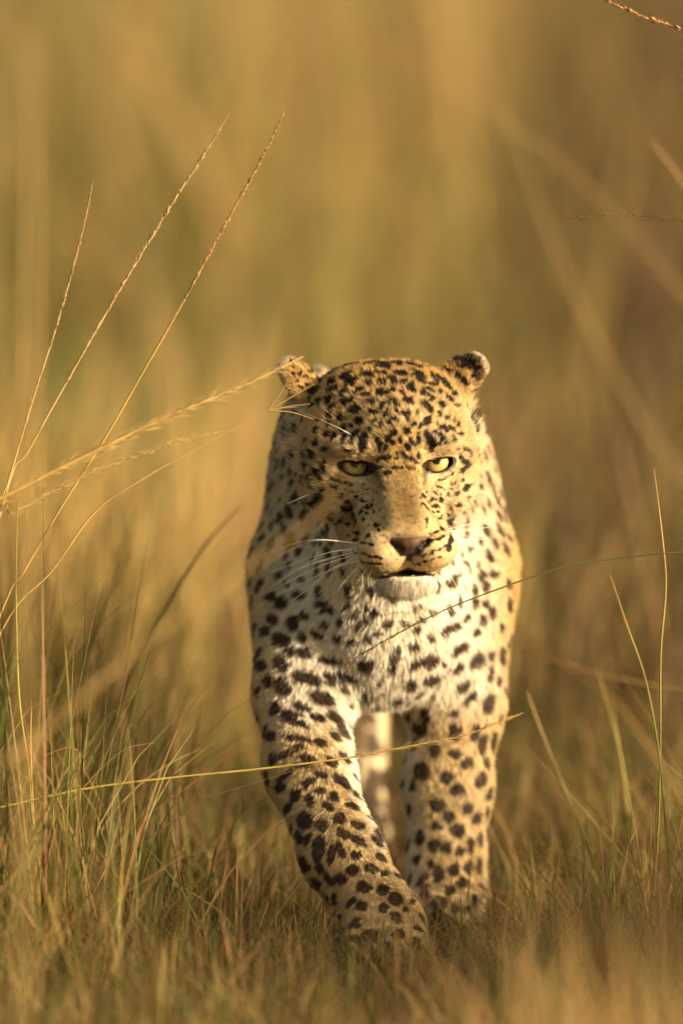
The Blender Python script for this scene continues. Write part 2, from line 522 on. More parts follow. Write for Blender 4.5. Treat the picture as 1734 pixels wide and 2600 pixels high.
# ------------------------------------------------------------------ leopard: coat pattern
# marks measured as (x, y, length, width, angle) on five measuring grids: origin x, origin y, units per photo pixel
GRIDS = {
 'A': (680, 860, 5.4069, """715 480 80 45 10;735 560 110 60 60;865 470 130 50 45;860 580 160 70 50;640 710 190 100 20;885 695 170 65 20;1065 505 200 75 25;
1140 365 230 50 12;1145 565 200 65 10;1130 630 170 50 15;1350 495 160 85 -10;1430 330 220 60 10;1510 390 120 40 5;1490 465 80 50 0;1375 610 90 70 0;1250 700 130 60 35;
1350 760 150 60 15;1430 860 100 80 0;1530 740 90 90 0;700 830 90 70 20;830 835 130 80 40;1030 740 110 60 45;1050 860 130 90 0;1150 830 90 80 40;880 930 120 70 35;
1190 985 160 130 30;1460 1005 140 60 0;1260 1140 130 90 -10;1450 1130 80 55 0;835 1050 80 80 0;985 1090 100 80 60;1150 1195 70 50 0;840 1165 90 60 60;660 1250 80 60 30;
810 1310 100 80 60;905 1355 130 80 65;1040 1240 130 80 55;1050 1385 120 70 60;1190 1330 150 80 45;1310 1420 260 105 75;1150 1420 80 60 40;515 1400 90 40 80;660 1425 90 70 60;
780 1520 80 70 0;600 1580 180 80 -65;500 1590 90 50 90;530 1740 120 70 -80;765 1760 170 60 85;670 1830 150 70 -60;1400 1240 80 80 0;1500 1390 80 60 80;1520 1480 90 50 80;
1560 1650 60 80 0;1070 1520 60 35 0;1150 1525 60 35 0;590 440 100 30 -5;440 460 80 60 0;515 515 80 40 0;600 530 60 40 0;405 565 50 40 0;525 620 50 50 0;440 660 80 40 -40;
350 470 60 50 0;450 860 90 70 0;590 900 70 50 0;700 900 60 30 0;560 820 70 40 -30;700 1110 50 40 0;1070 1100 40 40 0;700 1690 40 30 0;860 1500 40 40 0"""),
 'B': (960, 860, 5.4069, """270 335 140 80 -15;110 370 130 100 -30;440 340 120 60 -20;550 375 140 50 -20;650 380 120 40 -30;300 470 200 80 -10;540 460 220 45 -30;550 520 200 70 -15;
590 590 190 45 -20;760 530 210 50 -55;740 620 130 45 -15;900 590 260 70 -45;340 585 120 60 15;200 545 120 70 0;220 610 100 50 0;450 640 120 90 10;470 700 110 60 -10;
620 740 100 90 -20;700 690 130 55 -25;720 800 110 70 -30;850 725 90 70 -20;980 810 130 60 -40;1050 750 100 60 -40;870 895 110 70 -45;660 930 210 100 -45;840 1030 110 50 -75;
945 1075 70 60 -50;670 1125 140 100 70;400 850 150 90 -10;330 745 120 60 -40;390 1010 130 90 5;60 910 130 70 70;150 850 120 60 80;235 880 150 60 -70;40 740 130 80 70;
200 700 100 90 0;120 740 80 50 0;110 1010 80 50 70;260 1000 80 50 -40;80 1070 60 50 0;200 1080 90 50 -30;150 1140 80 60 40;260 1120 80 50 -30;410 1110 80 60 -20;
480 1165 100 60 20;570 1190 80 50 70;400 1265 110 75 -20;230 1250 60 60 0;40 1170 60 60 0;850 1210 150 60 -45;930 1270 180 70 -55;1005 1230 110 55 -50;1075 1325 90 60 -60;
1135 1315 60 50 0;770 1290 100 70 -30;850 1340 130 70 -35;1020 1375 100 50 -50;690 1370 260 105 -52;720 1500 150 70 75;540 1380 190 65 75;460 1420 140 60 -60;310 1390 100 60 -80;
400 1490 120 70 -60;130 1380 130 60 50;220 1310 100 70 60;180 1420 90 50 -50;95 1510 100 60 70;20 1480 120 60 80;835 1440 80 70 0;930 1430 60 40 0;1165 1490 90 45 -60;
1235 1550 100 40 -70;1090 1500 60 30 -70;1150 1640 200 70 -65;1190 1760 170 55 70;1250 1720 120 30 80;130 1630 110 90 45;250 1640 80 50 70;360 1610 110 60 -40;390 1640 80 50 0;
480 1660 90 50 -40;520 1700 50 50 0;550 1610 90 50 80;20 1670 80 70 0;200 1770 70 50 0;330 1770 60 50 0;410 1780 70 40 -70;460 1775 60 30 90;500 1780 50 25 90;150 1830 60 60 0;
100 1840 60 60 0;270 1565 60 40 0;1180 300 340 110 -22;1330 440 190 70 60;1180 580 150 90 -50;1080 500 80 70 0;960 425 110 50 -10;840 390 120 30 10;1130 390 150 60 0;
1260 760 90 40 60;1090 910 90 50 20;1030 1120 50 40 0;1090 1170 60 40 -50;540 1020 60 40 60;20 340 80 60 0;60 470 90 60 0;20 590 90 70 -30;100 590 90 40 80"""),
 'C': (680, 1180, 5.4069, """660 90 140 70 -60;730 190 130 60 -70;570 160 100 80 -60;610 270 110 55 -70;500 210 130 40 -80;500 300 70 30 -80;740 345 90 60 -30;700 460 150 120 60;
640 480 100 60 40;600 520 170 50 -45;920 290 100 50 -20;880 190 90 40 -20;980 220 90 40 -20;1060 240 60 35 -20;1110 510 120 70 -30;1080 600 150 60 -10;1160 580 90 60 40;
1220 450 70 70 0;1290 500 60 50 0;1370 580 60 70 60;1430 560 60 40 70;1460 650 50 40 60;1350 670 70 40 40;1270 660 90 50 40;1190 700 120 50 60;840 710 120 50 -35;880 660 60 40 0;
980 760 80 60 -30;950 810 80 50 -40;1100 810 90 70 30;1220 790 90 50 30;1310 750 60 50 0;1240 930 90 60 0;1370 975 70 50 0;1480 830 80 70 0;1520 890 60 40 0;
1210 1040 110 40 -15;1310 1060 90 40 -20;1410 1090 100 45 -20;1220 1200 110 45 -20;1310 1220 90 45 0;1400 1250 110 50 -15;1500 1260 80 50 0;1560 1280 70 45 0;
1310 1330 120 28 -10;1420 1350 140 34 -5;1530 1360 100 30 0;800 930 190 110 -40;480 700 130 100 60;300 640 240 100 -75;230 880 180 90 -75;420 1180 200 90 -80;640 1070 90 60 0;
250 1250 150 70 80;160 1520 120 90 0;260 1640 110 80 -20;460 1590 140 80 -30;290 1400 120 70 70;60 640 90 50 80;60 850 130 60 70;170 480 90 50 80;330 280 180 50 80;90 260 150 50 80;
200 160 120 40 80;410 240 60 40 0;540 620 140 70 50;900 1060 110 60 20"""),
 'D': (940, 1180, 5.4069, """330 30 70 50 0;370 50 70 50 0;440 40 60 50 80;520 45 70 30 -80;560 50 40 30 0;150 40 50 50 0;260 110 70 50 0;210 110 60 60 0;940 215 80 45 20;
1010 200 90 45 15;1070 165 70 40 30;1130 125 60 45 30;1240 80 80 60 50;905 295 60 30 -20;960 300 70 35 -30;1160 245 70 50 20;1270 200 80 40 70;1110 330 60 40 -30;
1310 320 140 70 70;1380 250 60 30 -60;890 390 110 40 -30;960 390 50 30 -40;1055 410 70 60 40;1200 385 110 45 50;730 430 90 50 -60;770 380 60 40 -40;830 480 100 60 30;
890 480 60 30 0;980 480 120 60 20;960 510 60 40 0;800 510 70 40 -60;750 550 80 40 -30;840 570 60 35 -10;890 570 70 40 -30;945 580 60 30 -45;1210 545 90 50 40;1110 590 70 40 60;
855 640 60 40 -20;930 650 60 40 -30;790 600 90 30 -50;990 710 50 35 0;1050 700 60 40 20;960 745 70 40 10;900 700 40 25 0;690 450 40 40 0;690 550 40 30 0;785 770 90 40 80;
775 860 60 25 80;975 870 80 65 -40;905 925 60 50 30;830 970 50 30 80;800 1080 60 40 30;860 1045 70 45 20;940 1015 100 50 25;1000 980 70 45 25;740 1240 110 36 25;850 1200 90 44 30;
950 1160 100 42 30;1030 1110 90 45 35;650 1365 80 25 10;750 1330 90 28 12;850 1305 100 32 20;950 1275 90 36 25;585 1355 30 25 0;760 1120 40 30 0;1100 770 170 90 60;
1110 1010 170 85 80;1080 1140 120 70 60;1330 790 110 60 80;1280 620 150 50 80;1400 620 100 45 -80;1500 300 130 70 -50;1400 380 100 40 -70;1340 460 100 45 -80;1430 520 100 40 -80;
1540 600 160 40 -75;1300 950 160 60 75;1360 1160 120 70 60;1210 1230 110 50 70;1300 1360 130 60 -40;1360 1460 100 50 70;1470 1360 120 60 50;1520 1560 140 80 70;
1160 1530 180 90 45;1070 1640 130 80 40;1400 1710 110 60 70;1280 1690 90 50 70;1500 1060 120 50 80;1460 120 150 70 -50"""),
 'E': (600, 1400, 2.0632, """235 270 80 70 0;190 360 70 70 0;300 380 70 80 0;360 340 70 50 -20;465 295 120 50 -25;575 290 50 40 0;625 340 40 40 0;430 440 80 50 -25;350 450 50 60 0;
470 385 40 40 0;550 370 50 45 0;645 395 40 35 0;235 465 100 80 -10;530 460 50 45 0;605 475 55 45 0;695 465 55 40 -20;685 360 40 35 0;720 320 60 50 0;675 295 40 30 0;
790 380 60 40 0;740 430 45 40 0;810 260 60 35 0;360 540 100 60 -20;280 530 60 60 0;235 590 100 70 -50;490 575 140 45 -5;680 595 90 75 0;580 660 150 65 -12;370 665 170 65 -15;
240 710 110 70 -50;450 770 150 80 -30;560 730 70 45 -40;680 750 50 45 0;590 800 40 40 0;735 685 30 30 0;330 230 80 50 0;180 240 60 50 0;150 420 60 60 0;130 600 60 70 0;
170 680 60 80 0;880 380 60 40 0;940 415 60 45 0;1010 455 50 40 0;930 500 70 45 5;965 360 60 40 0;1025 320 50 35 0;945 295 50 40 0;1090 420 70 45 30;1140 390 70 50 30;
1195 350 70 45 35;1250 425 60 45 80;1300 270 60 50 80;1240 205 60 40 80;1280 130 70 50 70;1120 165 70 55 40;1305 185 60 45 80;1240 270 60 40 80;1285 360 70 45 80;1335 320 80 40 80;
1345 120 60 50 0;1005 575 120 70 15;1160 510 120 65 25;1255 575 90 75 50;1150 610 90 45 35;910 690 70 70 0;1030 670 100 60 10;1190 710 100 70 35;1225 770 110 55 50;1020 745 50 40 0;
1080 590 30 30 0;825 560 60 60 0;820 620 50 50 0;840 510 40 40 0;1320 800 140 75 75;1370 680 60 30 85;1330 640 100 35 80;1145 850 70 55 0;960 930 90 90 0;1150 1060 90 70 0;
1210 1110 90 75 40;1250 950 120 55 80;1290 1010 150 55 80;1345 1000 150 40 85;1100 1180 90 80 0;970 1150 120 110 80;1155 1250 110 75 0;1280 1200 110 70 70;1325 1270 100 40 80;
1050 1330 100 90 0;1110 1390 90 70 80;1210 1350 80 80 0;1260 1400 90 60 70;1155 1460 100 90 0;1050 1440 70 60 0;1100 1550 80 80 0;1035 1540 80 80 0;1170 1570 70 70 0;
1225 1540 110 50 80;1275 1510 100 40 85;1060 1700 110 80 80;1140 1670 90 75 60;1215 1660 90 60 80;1270 1650 110 40 85;1180 1740 75 70 0;1020 1640 60 60 0;1120 1780 70 60 0;
1060 1840 105 100 0;1150 1870 70 60 0;1210 1880 60 50 0;1240 1830 90 50 80;1085 1950 130 75 10;1220 1990 120 65 10;1040 1910 60 60 0;985 1790 120 60 85;960 1500 100 60 80;
1150 2030 50 50 0;300 890 190 45 -20;345 820 130 50 -25;290 850 150 36 -10;320 980 200 40 -8;270 1060 140 45 20;380 1085 130 50 -15;330 1020 80 35 0;185 970 70 70 0;
190 1090 90 60 80;345 1120 140 40 0;250 1180 130 40 45;380 1210 100 50 25;440 1170 90 45 -20;440 1255 80 50 0;310 1280 90 70 70;385 1305 90 60 -60;480 1340 90 50 -30;
510 1290 80 60 -30;270 1350 90 50 70;360 1415 110 105 60;450 1435 85 80 0;540 1400 80 80 -40;520 880 140 60 -45;560 950 120 50 -50;570 1080 100 40 -45;560 1210 150 60 -40;
290 1470 80 60 -70;330 1500 90 60 -70;430 1560 170 85 80;500 1590 140 60 80;545 1560 110 50 -70;560 1480 100 60 -30;625 1590 80 55 0;640 1520 120 50 -30;710 1660 100 60 -20;
605 1670 80 70 0;545 1720 90 70 0;490 1720 100 60 -60;420 1740 90 50 -60;440 1660 80 60 -60;670 1765 100 80 0;770 1775 80 70 0;835 1820 90 85 0;770 1870 70 60 0;655 1860 80 60 0;
545 1920 80 60 0;480 1830 70 60 0;840 1920 100 60 -40;920 1840 40 40 0;880 1880 40 40 0;700 2010 120 75 0;770 2060 100 55 0;620 2030 100 55 0;560 1990 80 60 0;850 2000 90 60 0;
780 1690 60 40 0;350 1640 110 70 -65;310 1580 100 60 -70;230 1240 80 60 70;712 1010 110 50 85;708 1265 170 74 90;775 1190 90 40 85;748 1490 110 60 -60;700 880 60 40 0;
788 1390 90 36 85"""),
}
VIEW = FWD
SPOTS = []                                       # centre, inverse 3x3 of (long axis, short axis, normal)
for key, (ox, oy, sc, txt) in GRIDS.items():
    for row in txt.replace('\n', '').split(';'):
        u, v, ln_, wd, an = map(float, row.split())
        h = hit(ox + u / sc, oy + v / sc)
        if h is None: continue
        c, n = h
        if n @ VIEW > -0.22: n = n - VIEW * (n @ VIEW + 0.22); n /= np.linalg.norm(n)
        depth = (c - CAM) @ FWD
        mpp = depth / KPX / sc * ((1.45 if c[1] > 0.7 else 1.02 if c[2] > 0.30 else 0.87) if key == 'E' else 1.17 if key in 'AB' else 1.04)
        a = R(an)
        e1 = (RIGHT * math.cos(a) + UP * math.sin(a)) * ln_ * mpp * 0.5
        e2 = (-RIGHT * math.sin(a) + UP * math.cos(a)) * wd * mpp * 0.5
        nv = min(n @ VIEW, -0.4)
        t1 = e1 - VIEW * (e1 @ n) / nv
        t2 = e2 - VIEW * (e2 @ n) / nv
        m3 = np.stack([t1, t2, n * max(np.linalg.norm(t1), np.linalg.norm(t2), 0.008)], 1)
        SPOTS.append((c, np.linalg.inv(m3), max(np.linalg.norm(t1), np.linalg.norm(t2))))
# spots of the flanks, hips, tail and of everything the list above leaves bare
cen = np.array([s[0] for s in SPOTS])
cand = rng.integers(0, len(BV), 26000)
extra_c = []
for i in cand:
    p = BV[i]; l = to_head(p)
    front = p[1] < 0.62
    if l[1] < 60 and abs(l[0]) < 100 and l[2] > -178: continue
    neckz = 0.10 < p[1] < 0.42 and p[2] > 0.46
    need = (0.019 if neckz else 0.025) if front else 0.040
    if front and np.min(((cen - p) ** 2).sum(1)) < (0.017 if neckz else 0.022) ** 2: continue
    if extra_c and np.min(((np.array(extra_c) - p) ** 2).sum(1)) < need ** 2: continue
    extra_c.append(p)
    n = BN[i]
    fl = np.array([0.1, 0.5, -0.8]); t1 = fl - n * (fl @ n); t1 /= np.linalg.norm(t1) + 1e-9
    t2 = np.cross(n, t1)
    s = rng.uniform(0.009, 0.013) * (1.15 if not front else 0.78)
    m3 = np.stack([t1 * s * rng.uniform(1.0, 1.35), t2 * s * rng.uniform(0.7, 0.95), n * 0.016], 1)
    SPOTS.append((p.copy(), np.linalg.inv(m3), s * 1.4))

# bold blotches down the front of the hind leg that shows between the forelegs
for zz, dx, la_, lb_ in ((0.045, 0.012, 0.013, 0.010), (0.065, -0.016, 0.016, 0.011), (0.085, 0.016, 0.017, 0.010), (0.112, -0.004, 0.021, 0.013), (0.140, 0.022, 0.016, 0.009), (0.158, 0.000, 0.018, 0.012), (0.190, 0.018, 0.016, 0.011)):
    loc, nn_, _i, _d = BVH.find_nearest(Vector((0.022 + dx, 0.92, zz)))
    n = np.array(nn_); t1 = np.array([0, 0, 1.0]); t1 = t1 - n * (t1 @ n); t1 /= np.linalg.norm(t1); t2 = np.cross(n, t1)
    SPOTS.append((np.array(loc), np.linalg.inv(np.stack([t1 * la_, t2 * lb_, n * 0.02], 1)), la_))


def spot_mask(p):
    w = p + np.stack([vnoise(p, 70, 1), vnoise(p, 70, 2), vnoise(p, 70, 3)], 1) * 0.0014
    w = w + np.stack([vnoise(p, 190, 4), vnoise(p, 190, 5), vnoise(p, 190, 6)], 1) * 0.0006
    best = np.full(len(p), 9.0)
    order = np.argsort(p[:, 2]); zs = p[order, 2]
    for c, inv, rad in SPOTS:
        r = rad * 1.5 + 0.003
        a, b2 = np.searchsorted(zs, [c[2] - r, c[2] + r])
        ix = order[a:b2]
        ix = ix[(np.abs(p[ix, 0] - c[0]) < r) & (np.abs(p[ix, 1] - c[1]) < r)]
        if len(ix) == 0: continue
        q = (w[ix] - c) @ inv.T
        best[ix] = np.minimum(best[ix], np.sqrt((q ** 2).sum(1)))
    return 1 - sstep(0.86, 1.14, best)


def eye_open(l):
    """normalised distance to the eye openings in the head frame (1 = rim)"""
    out = np.full(len(l), 9.0)
    for s in (-1, 1):
        M = rot3(0, -s * R(8), 0)
        q = (l - (EYE_C[s] + np.array([0, -15, 0.5]))) @ M
        top = np.maximum(q[:, 2] / 5.5, 0) ** 2 * (q[:, 2] > 0)
        e2 = np.sqrt((q[:, 0] / 17.0) ** 2 + np.where(q[:, 2] > 0, (q[:, 2] / 4.6) ** 2, (q[:, 2] / 10.0) ** 2))
        e2[(q[:, 1] > 26) | (np.sign(l[:, 0]) != s)] = 9
        out = np.minimum(out, e2)
    return out


GOLD = np.array([0.52, 0.32, 0.075]); TAWNY = np.array([0.58, 0.395, 0.15]); CREAM = np.array([0.78, 0.645, 0.41]); WHITE = np.array([0.88, 0.82, 0.70])
DARK = np.array([0.020, 0.013, 0.008]); BROWN = np.array([0.078, 0.050, 0.029])


def gauss(l, c, r):
    return np.exp(-(((l - np.asarray(c, float)) / np.asarray(r, float)) ** 2).sum(1))


def coat(p, n, marks=True):
    """base colour, bare-skin mask and wetness at points of the coat"""
    l = to_head(p)
    la = l.copy(); la[:, 0] = np.abs(la[:, 0])
    N = len(p)
    # body: pale chest, throat and inner legs, golden outside
    col = np.tile(TAWNY, (N, 1))
    col = mixc(col, CREAM * 0.92, 0.6 * sstep(0.66, 0.46, p[:, 1]) * sstep(0.23, 0.17, p[:, 0]))
    outer = sstep(0.10, 0.165, np.abs(p[:, 0] - XB))
    chest = sstep(0.62, 0.50, p[:, 2]) * (1 - outer) * sstep(0.62, 0.42, p[:, 1])
    col = mixc(col, WHITE, 0.95 * chest)
    belly = sstep(-0.2, -0.8, n[:, 2]) * sstep(0.2, 0.34, p[:, 2])
    col = mixc(col, WHITE, belly)
    neck = sstep(0.08, 0.14, p[:, 1]) * sstep(0.50, 0.36, p[:, 1]) * sstep(0.05, 0.09, np.abs(p[:, 0] - XB)) * sstep(0.48, 0.54, p[:, 2])
    col = mixc(col, CREAM * 0.80, 0.8 * neck)
    # legs: gold in front and outside, white inside
    leg = sstep(0.30, 0.24, p[:, 2])
    inner = sstep(0.35, 0.95, np.where(p[:, 0] < XB, n[:, 0], -n[:, 0]))
    legc = mixc(np.tile(TAWNY * 0.45 + CREAM * 0.48, (N, 1)), WHITE, inner)
    col = mixc(col, legc, leg) if False else col * (1 - leg[:, None]) + legc * leg[:, None]
    hindw = leg * sstep(0.6, 0.75, p[:, 1])
    col = mixc(col, CREAM * 0.9, 0.8 * hindw)
    # head
    hm = sstep(118, 88, l[:, 1]) * sstep(-172, -150, l[:, 2]) * sstep(140, 120, la[:, 0])
    hc = np.tile(TAWNY * 0.60 + CREAM * 0.32, (N, 1))
    hc = mixc(hc, GOLD * 1.05, sstep(55, 115, l[:, 2]) * 0.75)
    hc = mixc(hc, GOLD, 0.8 * gauss(la, (0, -30, 0), (24, 60, 30)))
    hc = mixc(hc, np.array([0.165, 0.102, 0.027]), 0.98 * gauss(la, (0, -85, -52), (27, 100, 50)))
    hc = mixc(hc, CREAM * 1.03, 0.9 * gauss(la, (56, -10, 24), (24, 60, 9)))
    hc = mixc(hc, CREAM * 1.03, 0.9 * gauss(la, (50, -10, -20), (20, 60, 7)))
    hc = mixc(hc, CREAM, 0.8 * gauss(la, (78, 20, -50), (28, 80, 30)))
    hc = mixc(hc, TAWNY * 0.4 + CREAM * 0.6, 0.9 * gauss(la, (32, -90, -112), (26, 60, 24)))
    hc = mixc(hc, CREAM, 0.85 * sstep(40, 62, l[:, 1]) * sstep(66, 82, np.abs(l[:, 0] - HS)) * sstep(80, 62, l[:, 2]) * sstep(-10, 20, l[:, 2]))
    hc = mixc(hc, WHITE * 0.92, sstep(-134, -142, l[:, 2]))
    hc = mixc(hc, np.array([0.40, 0.34, 0.26]), 0.35 * sstep(-0.1, 0.6, vnoise(p, 110, 34)) * sstep(-138, -142, l[:, 2]) * (l[:, 1] < -30))
    hc = mixc(hc, WHITE, sstep(-85, -115, l[:, 2]) * sstep(-25, 5, l[:, 1]))
    col = col * (1 - hm[:, None]) + hc * hm[:, None]
    # ears: dark band on the back, pale rim
    ear = np.zeros(N)
    for s in (-1, 1):
        c, r, ang = EAR[s]
        d = l - np.array(c)
        ear = np.maximum(ear, sstep(62, 44, np.linalg.norm(d, axis=1)) * sstep(84, 96, s * l[:, 0]))
    rim = np.zeros(N); eband = np.zeros(N)
    for s in (-1, 1):
        c, r, ang = EAR[s]
        Mx = rot3(R(-12), 0, s * R(-14)) @ (rot3(0, ang, 0) if s == 1 else rot3(0, math.pi - ang, 0))
        q3 = (l - np.array(c)) @ Mx
        rr = q3[:, 0] / r[0] + 0.06 * vnoise(p, 60, 31) + 0.25 * (q3[:, 2] / r[2]) ** 2
        rim = np.maximum(rim, ear * sstep(0.93, 1.03, rr) * (s * l[:, 0] > 0))
        eband = np.maximum(eband, ear * sstep(0.30, 0.46, rr) * sstep(1.03, 0.93, rr) * (s * l[:, 0] > 0))
    patchy = 0.55 + 0.45 * sstep(-0.3, 0.5, vnoise(p, 75, 32))
    col = mixc(col, np.array([0.045, 0.035, 0.035]), eband * patchy * np.where(l[:, 0] > 0, 0.95, 0.35))
    col = mixc(col, np.array([0.60, 0.50, 0.37]), rim)
    # tear marks
    tm = np.zeros(N)
    for t in np.linspace(0, 1, 7):
        tm = np.maximum(tm, np.exp(-((la[:, 0] - (30 - 5 * t)) ** 2 + (l[:, 2] - (-8 - 24 * t)) ** 2) / (4.2 - 1.5 * t) ** 2) * (1 - 0.45 * t))
    tm *= (l[:, 1] < 30)
    spot = spot_mask(p) if marks else np.zeros(N)
    fine = np.clip(1 + 0.10 * vnoise(p, 45, 9) + 0.08 * vnoise(p, 12, 10), 0.6, 1.3)
    col = col * fine[:, None]
    faceless = gauss(la, (0, -85, -52), (17, 80, 34))              # plain bridge of the nose
    spot = spot * (1 - sstep(0.25, 0.5, faceless)) * (1 - 0.85 * rim)
    fleck = sstep(0.50, 0.85, vnoise(p * np.array([1, 1, 0.8]), 120, 35)) * sstep(22, 30, la[:, 0]) * sstep(90, 75, la[:, 0]) * sstep(-12, -26, l[:, 2]) * sstep(-100, -88, l[:, 2]) * (l[:, 1] < 40)
    dark = np.maximum.reduce([spot, tm, 0.85 * fleck])
    dk = BROWN + (DARK - BROWN) * np.maximum(hm, tm)[:, None]
    col = col * (1 - dark[:, None]) + dk * dark[:, None]
    # bare skin
    eo = eye_open(l)
    lid = sstep(1.54, 1.30, eo) * (l[:, 1] < 24)
    col = mixc(col, np.array([0.012, 0.009, 0.008]), lid)
    q = np.clip((-92 - l[:, 2]) / 20, 0, 1)
    padw = 5.5 + 17.5 * (1 - sstep(0.05, 0.62, q))
    zone = sstep(24.5, 22.0, la[:, 0] + 10 * q ** 2) * sstep(-89.5, -92, l[:, 2]) * sstep(-115, -112.5, l[:, 2]) * (l[:, 1] < -90)
    pad = zone
    pc = mixc(np.tile(np.array([0.105, 0.054, 0.033]), (N, 1)), np.array([0.014, 0.009, 0.007]),
              np.clip(sstep(padw - 2.0, padw + 2.0, la[:, 0]) + sstep(-108, -113, l[:, 2]) + sstep(1.4, 0.5, la[:, 0]) * 0.6, 0, 1))
    col = col * (1 - pad[:, None]) + pc * pad[:, None]
    wing = np.zeros(N)
    for t in np.linspace(0, 1, 5):
        wing = np.maximum(wing, np.exp(-((la[:, 0] - (22 + 7 * t)) ** 2 + (l[:, 2] - (-99 + 11 * t)) ** 2) / (3.0 - 1.2 * t) ** 2))
    col = mixc(col, np.array([0.03, 0.018, 0.012]), 0.85 * wing * (l[:, 1] < -70))
    topn = gauss(la, (0, -105, -89.5), (20, 30, 2.2))
    col = mixc(col, np.array([0.10, 0.07, 0.05]), 0.7 * topn * (1 - pad))
    ph = sstep(5.2, 3.0, la[:, 0]) * sstep(-111, -113, l[:, 2]) * sstep(-134, -130, l[:, 2]) * (l[:, 1] < -85)
    zu = -128.0 - 5.5 * sstep(0, 15, la[:, 0]) - 4.5 * sstep(15, 42, la[:, 0])      # rim of the upper lip
    zl = -138.0 - 2.0 * sstep(12, 40, la[:, 0]) + 0.8 * vnoise(p, 120, 33)                                     # rim of the lower lip
    lip = sstep(1.5, -0.5, l[:, 2] - zu) * sstep(-1.5, 0.8, l[:, 2] - zl) * sstep(46, 36, la[:, 0]) * (l[:, 1] < -25)
    col = mixc(col, np.array([0.015, 0.010, 0.009]), np.maximum(ph * 0.9, lip))
    bare = np.maximum.reduce([lid, pad, lip, 0.95 * ph])
    return col, bare, np.maximum.reduce([lid, pad * 0.75, lip]), spot, hm, ear


root = empty('leopard', (XB, 0.5, 0.0))
tag(root, 'spotted golden leopard with torn ears walking head-low towards the viewer', 'leopard')
bcol, bbare, bwet, _s, _h, _e = coat(BV, BN)
body = link(bpy.data.objects.new('body', mesh_np('body', BV, BF, M_SKIN, colors=bcol, attr='coat', extra=bwet)), root)

# ------------------------------------------------------------------ leopard: fur
FUR_N = 480000
ta = np.linalg.norm(np.cross(BV[TRI[:, 1]] - BV[TRI[:, 0]], BV[TRI[:, 2]] - BV[TRI[:, 0]]), axis=1) * 0.5
tc_ = BV[TRI].mean(1); tn = BN[TRI].mean(1)
tl = to_head(tc_)
dens = np.where(tc_[:, 1] < 0.55, 1.0, 0.20)
dens = np.where((tl[:, 1] < 80) & (tl[:, 2] > -165), 3.2, dens)
dens *= np.where((tn @ FWD > 0.35) & (tl[:, 1] > 0), 0.35, 1.0)
w = ta * dens; w /= w.sum()
ti = rng.choice(len(TRI), FUR_N, p=w)
u = rng.random(FUR_N); v = rng.random(FUR_N); fl = u + v > 1; u[fl] = 1 - u[fl]; v[fl] = 1 - v[fl]
T = TRI[ti]
bw = np.stack([1 - u - v, u, v], 1)
P = (BV[T] * bw[:, :, None]).sum(1)
Nn = (BN[T] * bw[:, :, None]).sum(1); Nn /= np.linalg.norm(Nn, axis=1)[:, None]
L = to_head(P); LA = L.copy(); LA[:, 0] = np.abs(LA[:, 0])


def comb(p, n, l):
    """lie of the fur: away from the nose on the head, down the chest and legs, back along the flanks"""
    nose = np.array([0, -112.0, -88.0])
    fh = (l - nose)
    fh[:, 2] += 10 * (l[:, 2] > -60)
    fh = fh / (np.linalg.norm(fh, axis=1)[:, None] + 1e-6)
    lipz = sstep(-108, -122, l[:, 2])[:, None]
    fh = fh * (1 - 0.6 * lipz) + np.array([0, 0.2, -0.8]) * lipz
    fh = fh @ HEAD_R.T
    side = sstep(0.5, 0.9, np.abs(n[:, 0]))[:, None]
    back = sstep(0.42, 0.7, p[:, 1])[:, None]
    fb = np.tile(np.array([0.0, 0.25, -1.0]), (len(p), 1))
    fb[:, 0] += 0.5 * np.tanh((p[:, 0] - XB) / 0.08) * sstep(0.3, 0.45, p[:, 2])
    fb = fb * (1 - back) + np.array([0.0, 1.0, -0.35]) * back
    fb = fb + np.array([0, 0.5, 0]) * side
    hm = (sstep(120, 80, l[:, 1]) * sstep(-172, -150, l[:, 2]))[:, None]
    f = fh * hm + fb * (1 - hm)
    f = f - n * (f * n).sum(1)[:, None]
    return f / (np.linalg.norm(f, axis=1)[:, None] + 1e-9)


FL = comb(P, Nn, L)
nd = np.linalg.norm(L - np.array([0, -112.0, -88.0]), axis=1)
ln_head = 3.2 + 5.0 * sstep(40, 150, nd) + 5.0 * sstep(75, 100, LA[:, 0]) * sstep(40, 0, L[:, 2])
ln_head += 4.0 * gauss(LA, (50, -4, 20), (22, 30, 7))
RUFF = sstep(40, 70, L[:, 1]) * sstep(66, 84, np.abs(L[:, 0] - HS)) * sstep(92, 72, L[:, 2]) * sstep(-20, 15, L[:, 2])
ln_head += 24 * RUFF
CHIN = sstep(-139, -144, L[:, 2]) * sstep(0, -25, L[:, 1])
ln_head += 4.0 * sstep(-140, -150, L[:, 2]) + 6.0 * CHIN
hm = sstep(120, 85, L[:, 1]) * sstep(-172, -150, L[:, 2]) * sstep(145, 130, LA[:, 0])
ln_body = 11 + 3 * sstep(0.28, 0.40, P[:, 2]) * sstep(0.14, 0.06, np.abs(P[:, 0] - XB)) * sstep(0.5, 0.3, P[:, 1])
ln_body += 13 * gauss(P * 1000, (XB * 1000, 230, 300), (60, 160, 40))
ln_body = ln_body * (1 - sstep(0.30, 0.2, P[:, 2])) + 8.5 * sstep(0.30, 0.2, P[:, 2])
LEN = (ln_head * hm + ln_body * (1 - hm)) * rng.uniform(0.7, 1.15, FUR_N) / 1000
mid = P + FL * (LEN * 0.5)[:, None]
hcol, hbare, _w, hspot, hhm, hear = coat(mid, Nn)
_c2, rbare, *_r = coat(P, Nn, False)
LEN = np.where(hear > 0.4, np.minimum(LEN, 0.006), LEN)
keep = rng.random(FUR_N) > np.maximum(hbare, rbare) * 1.6
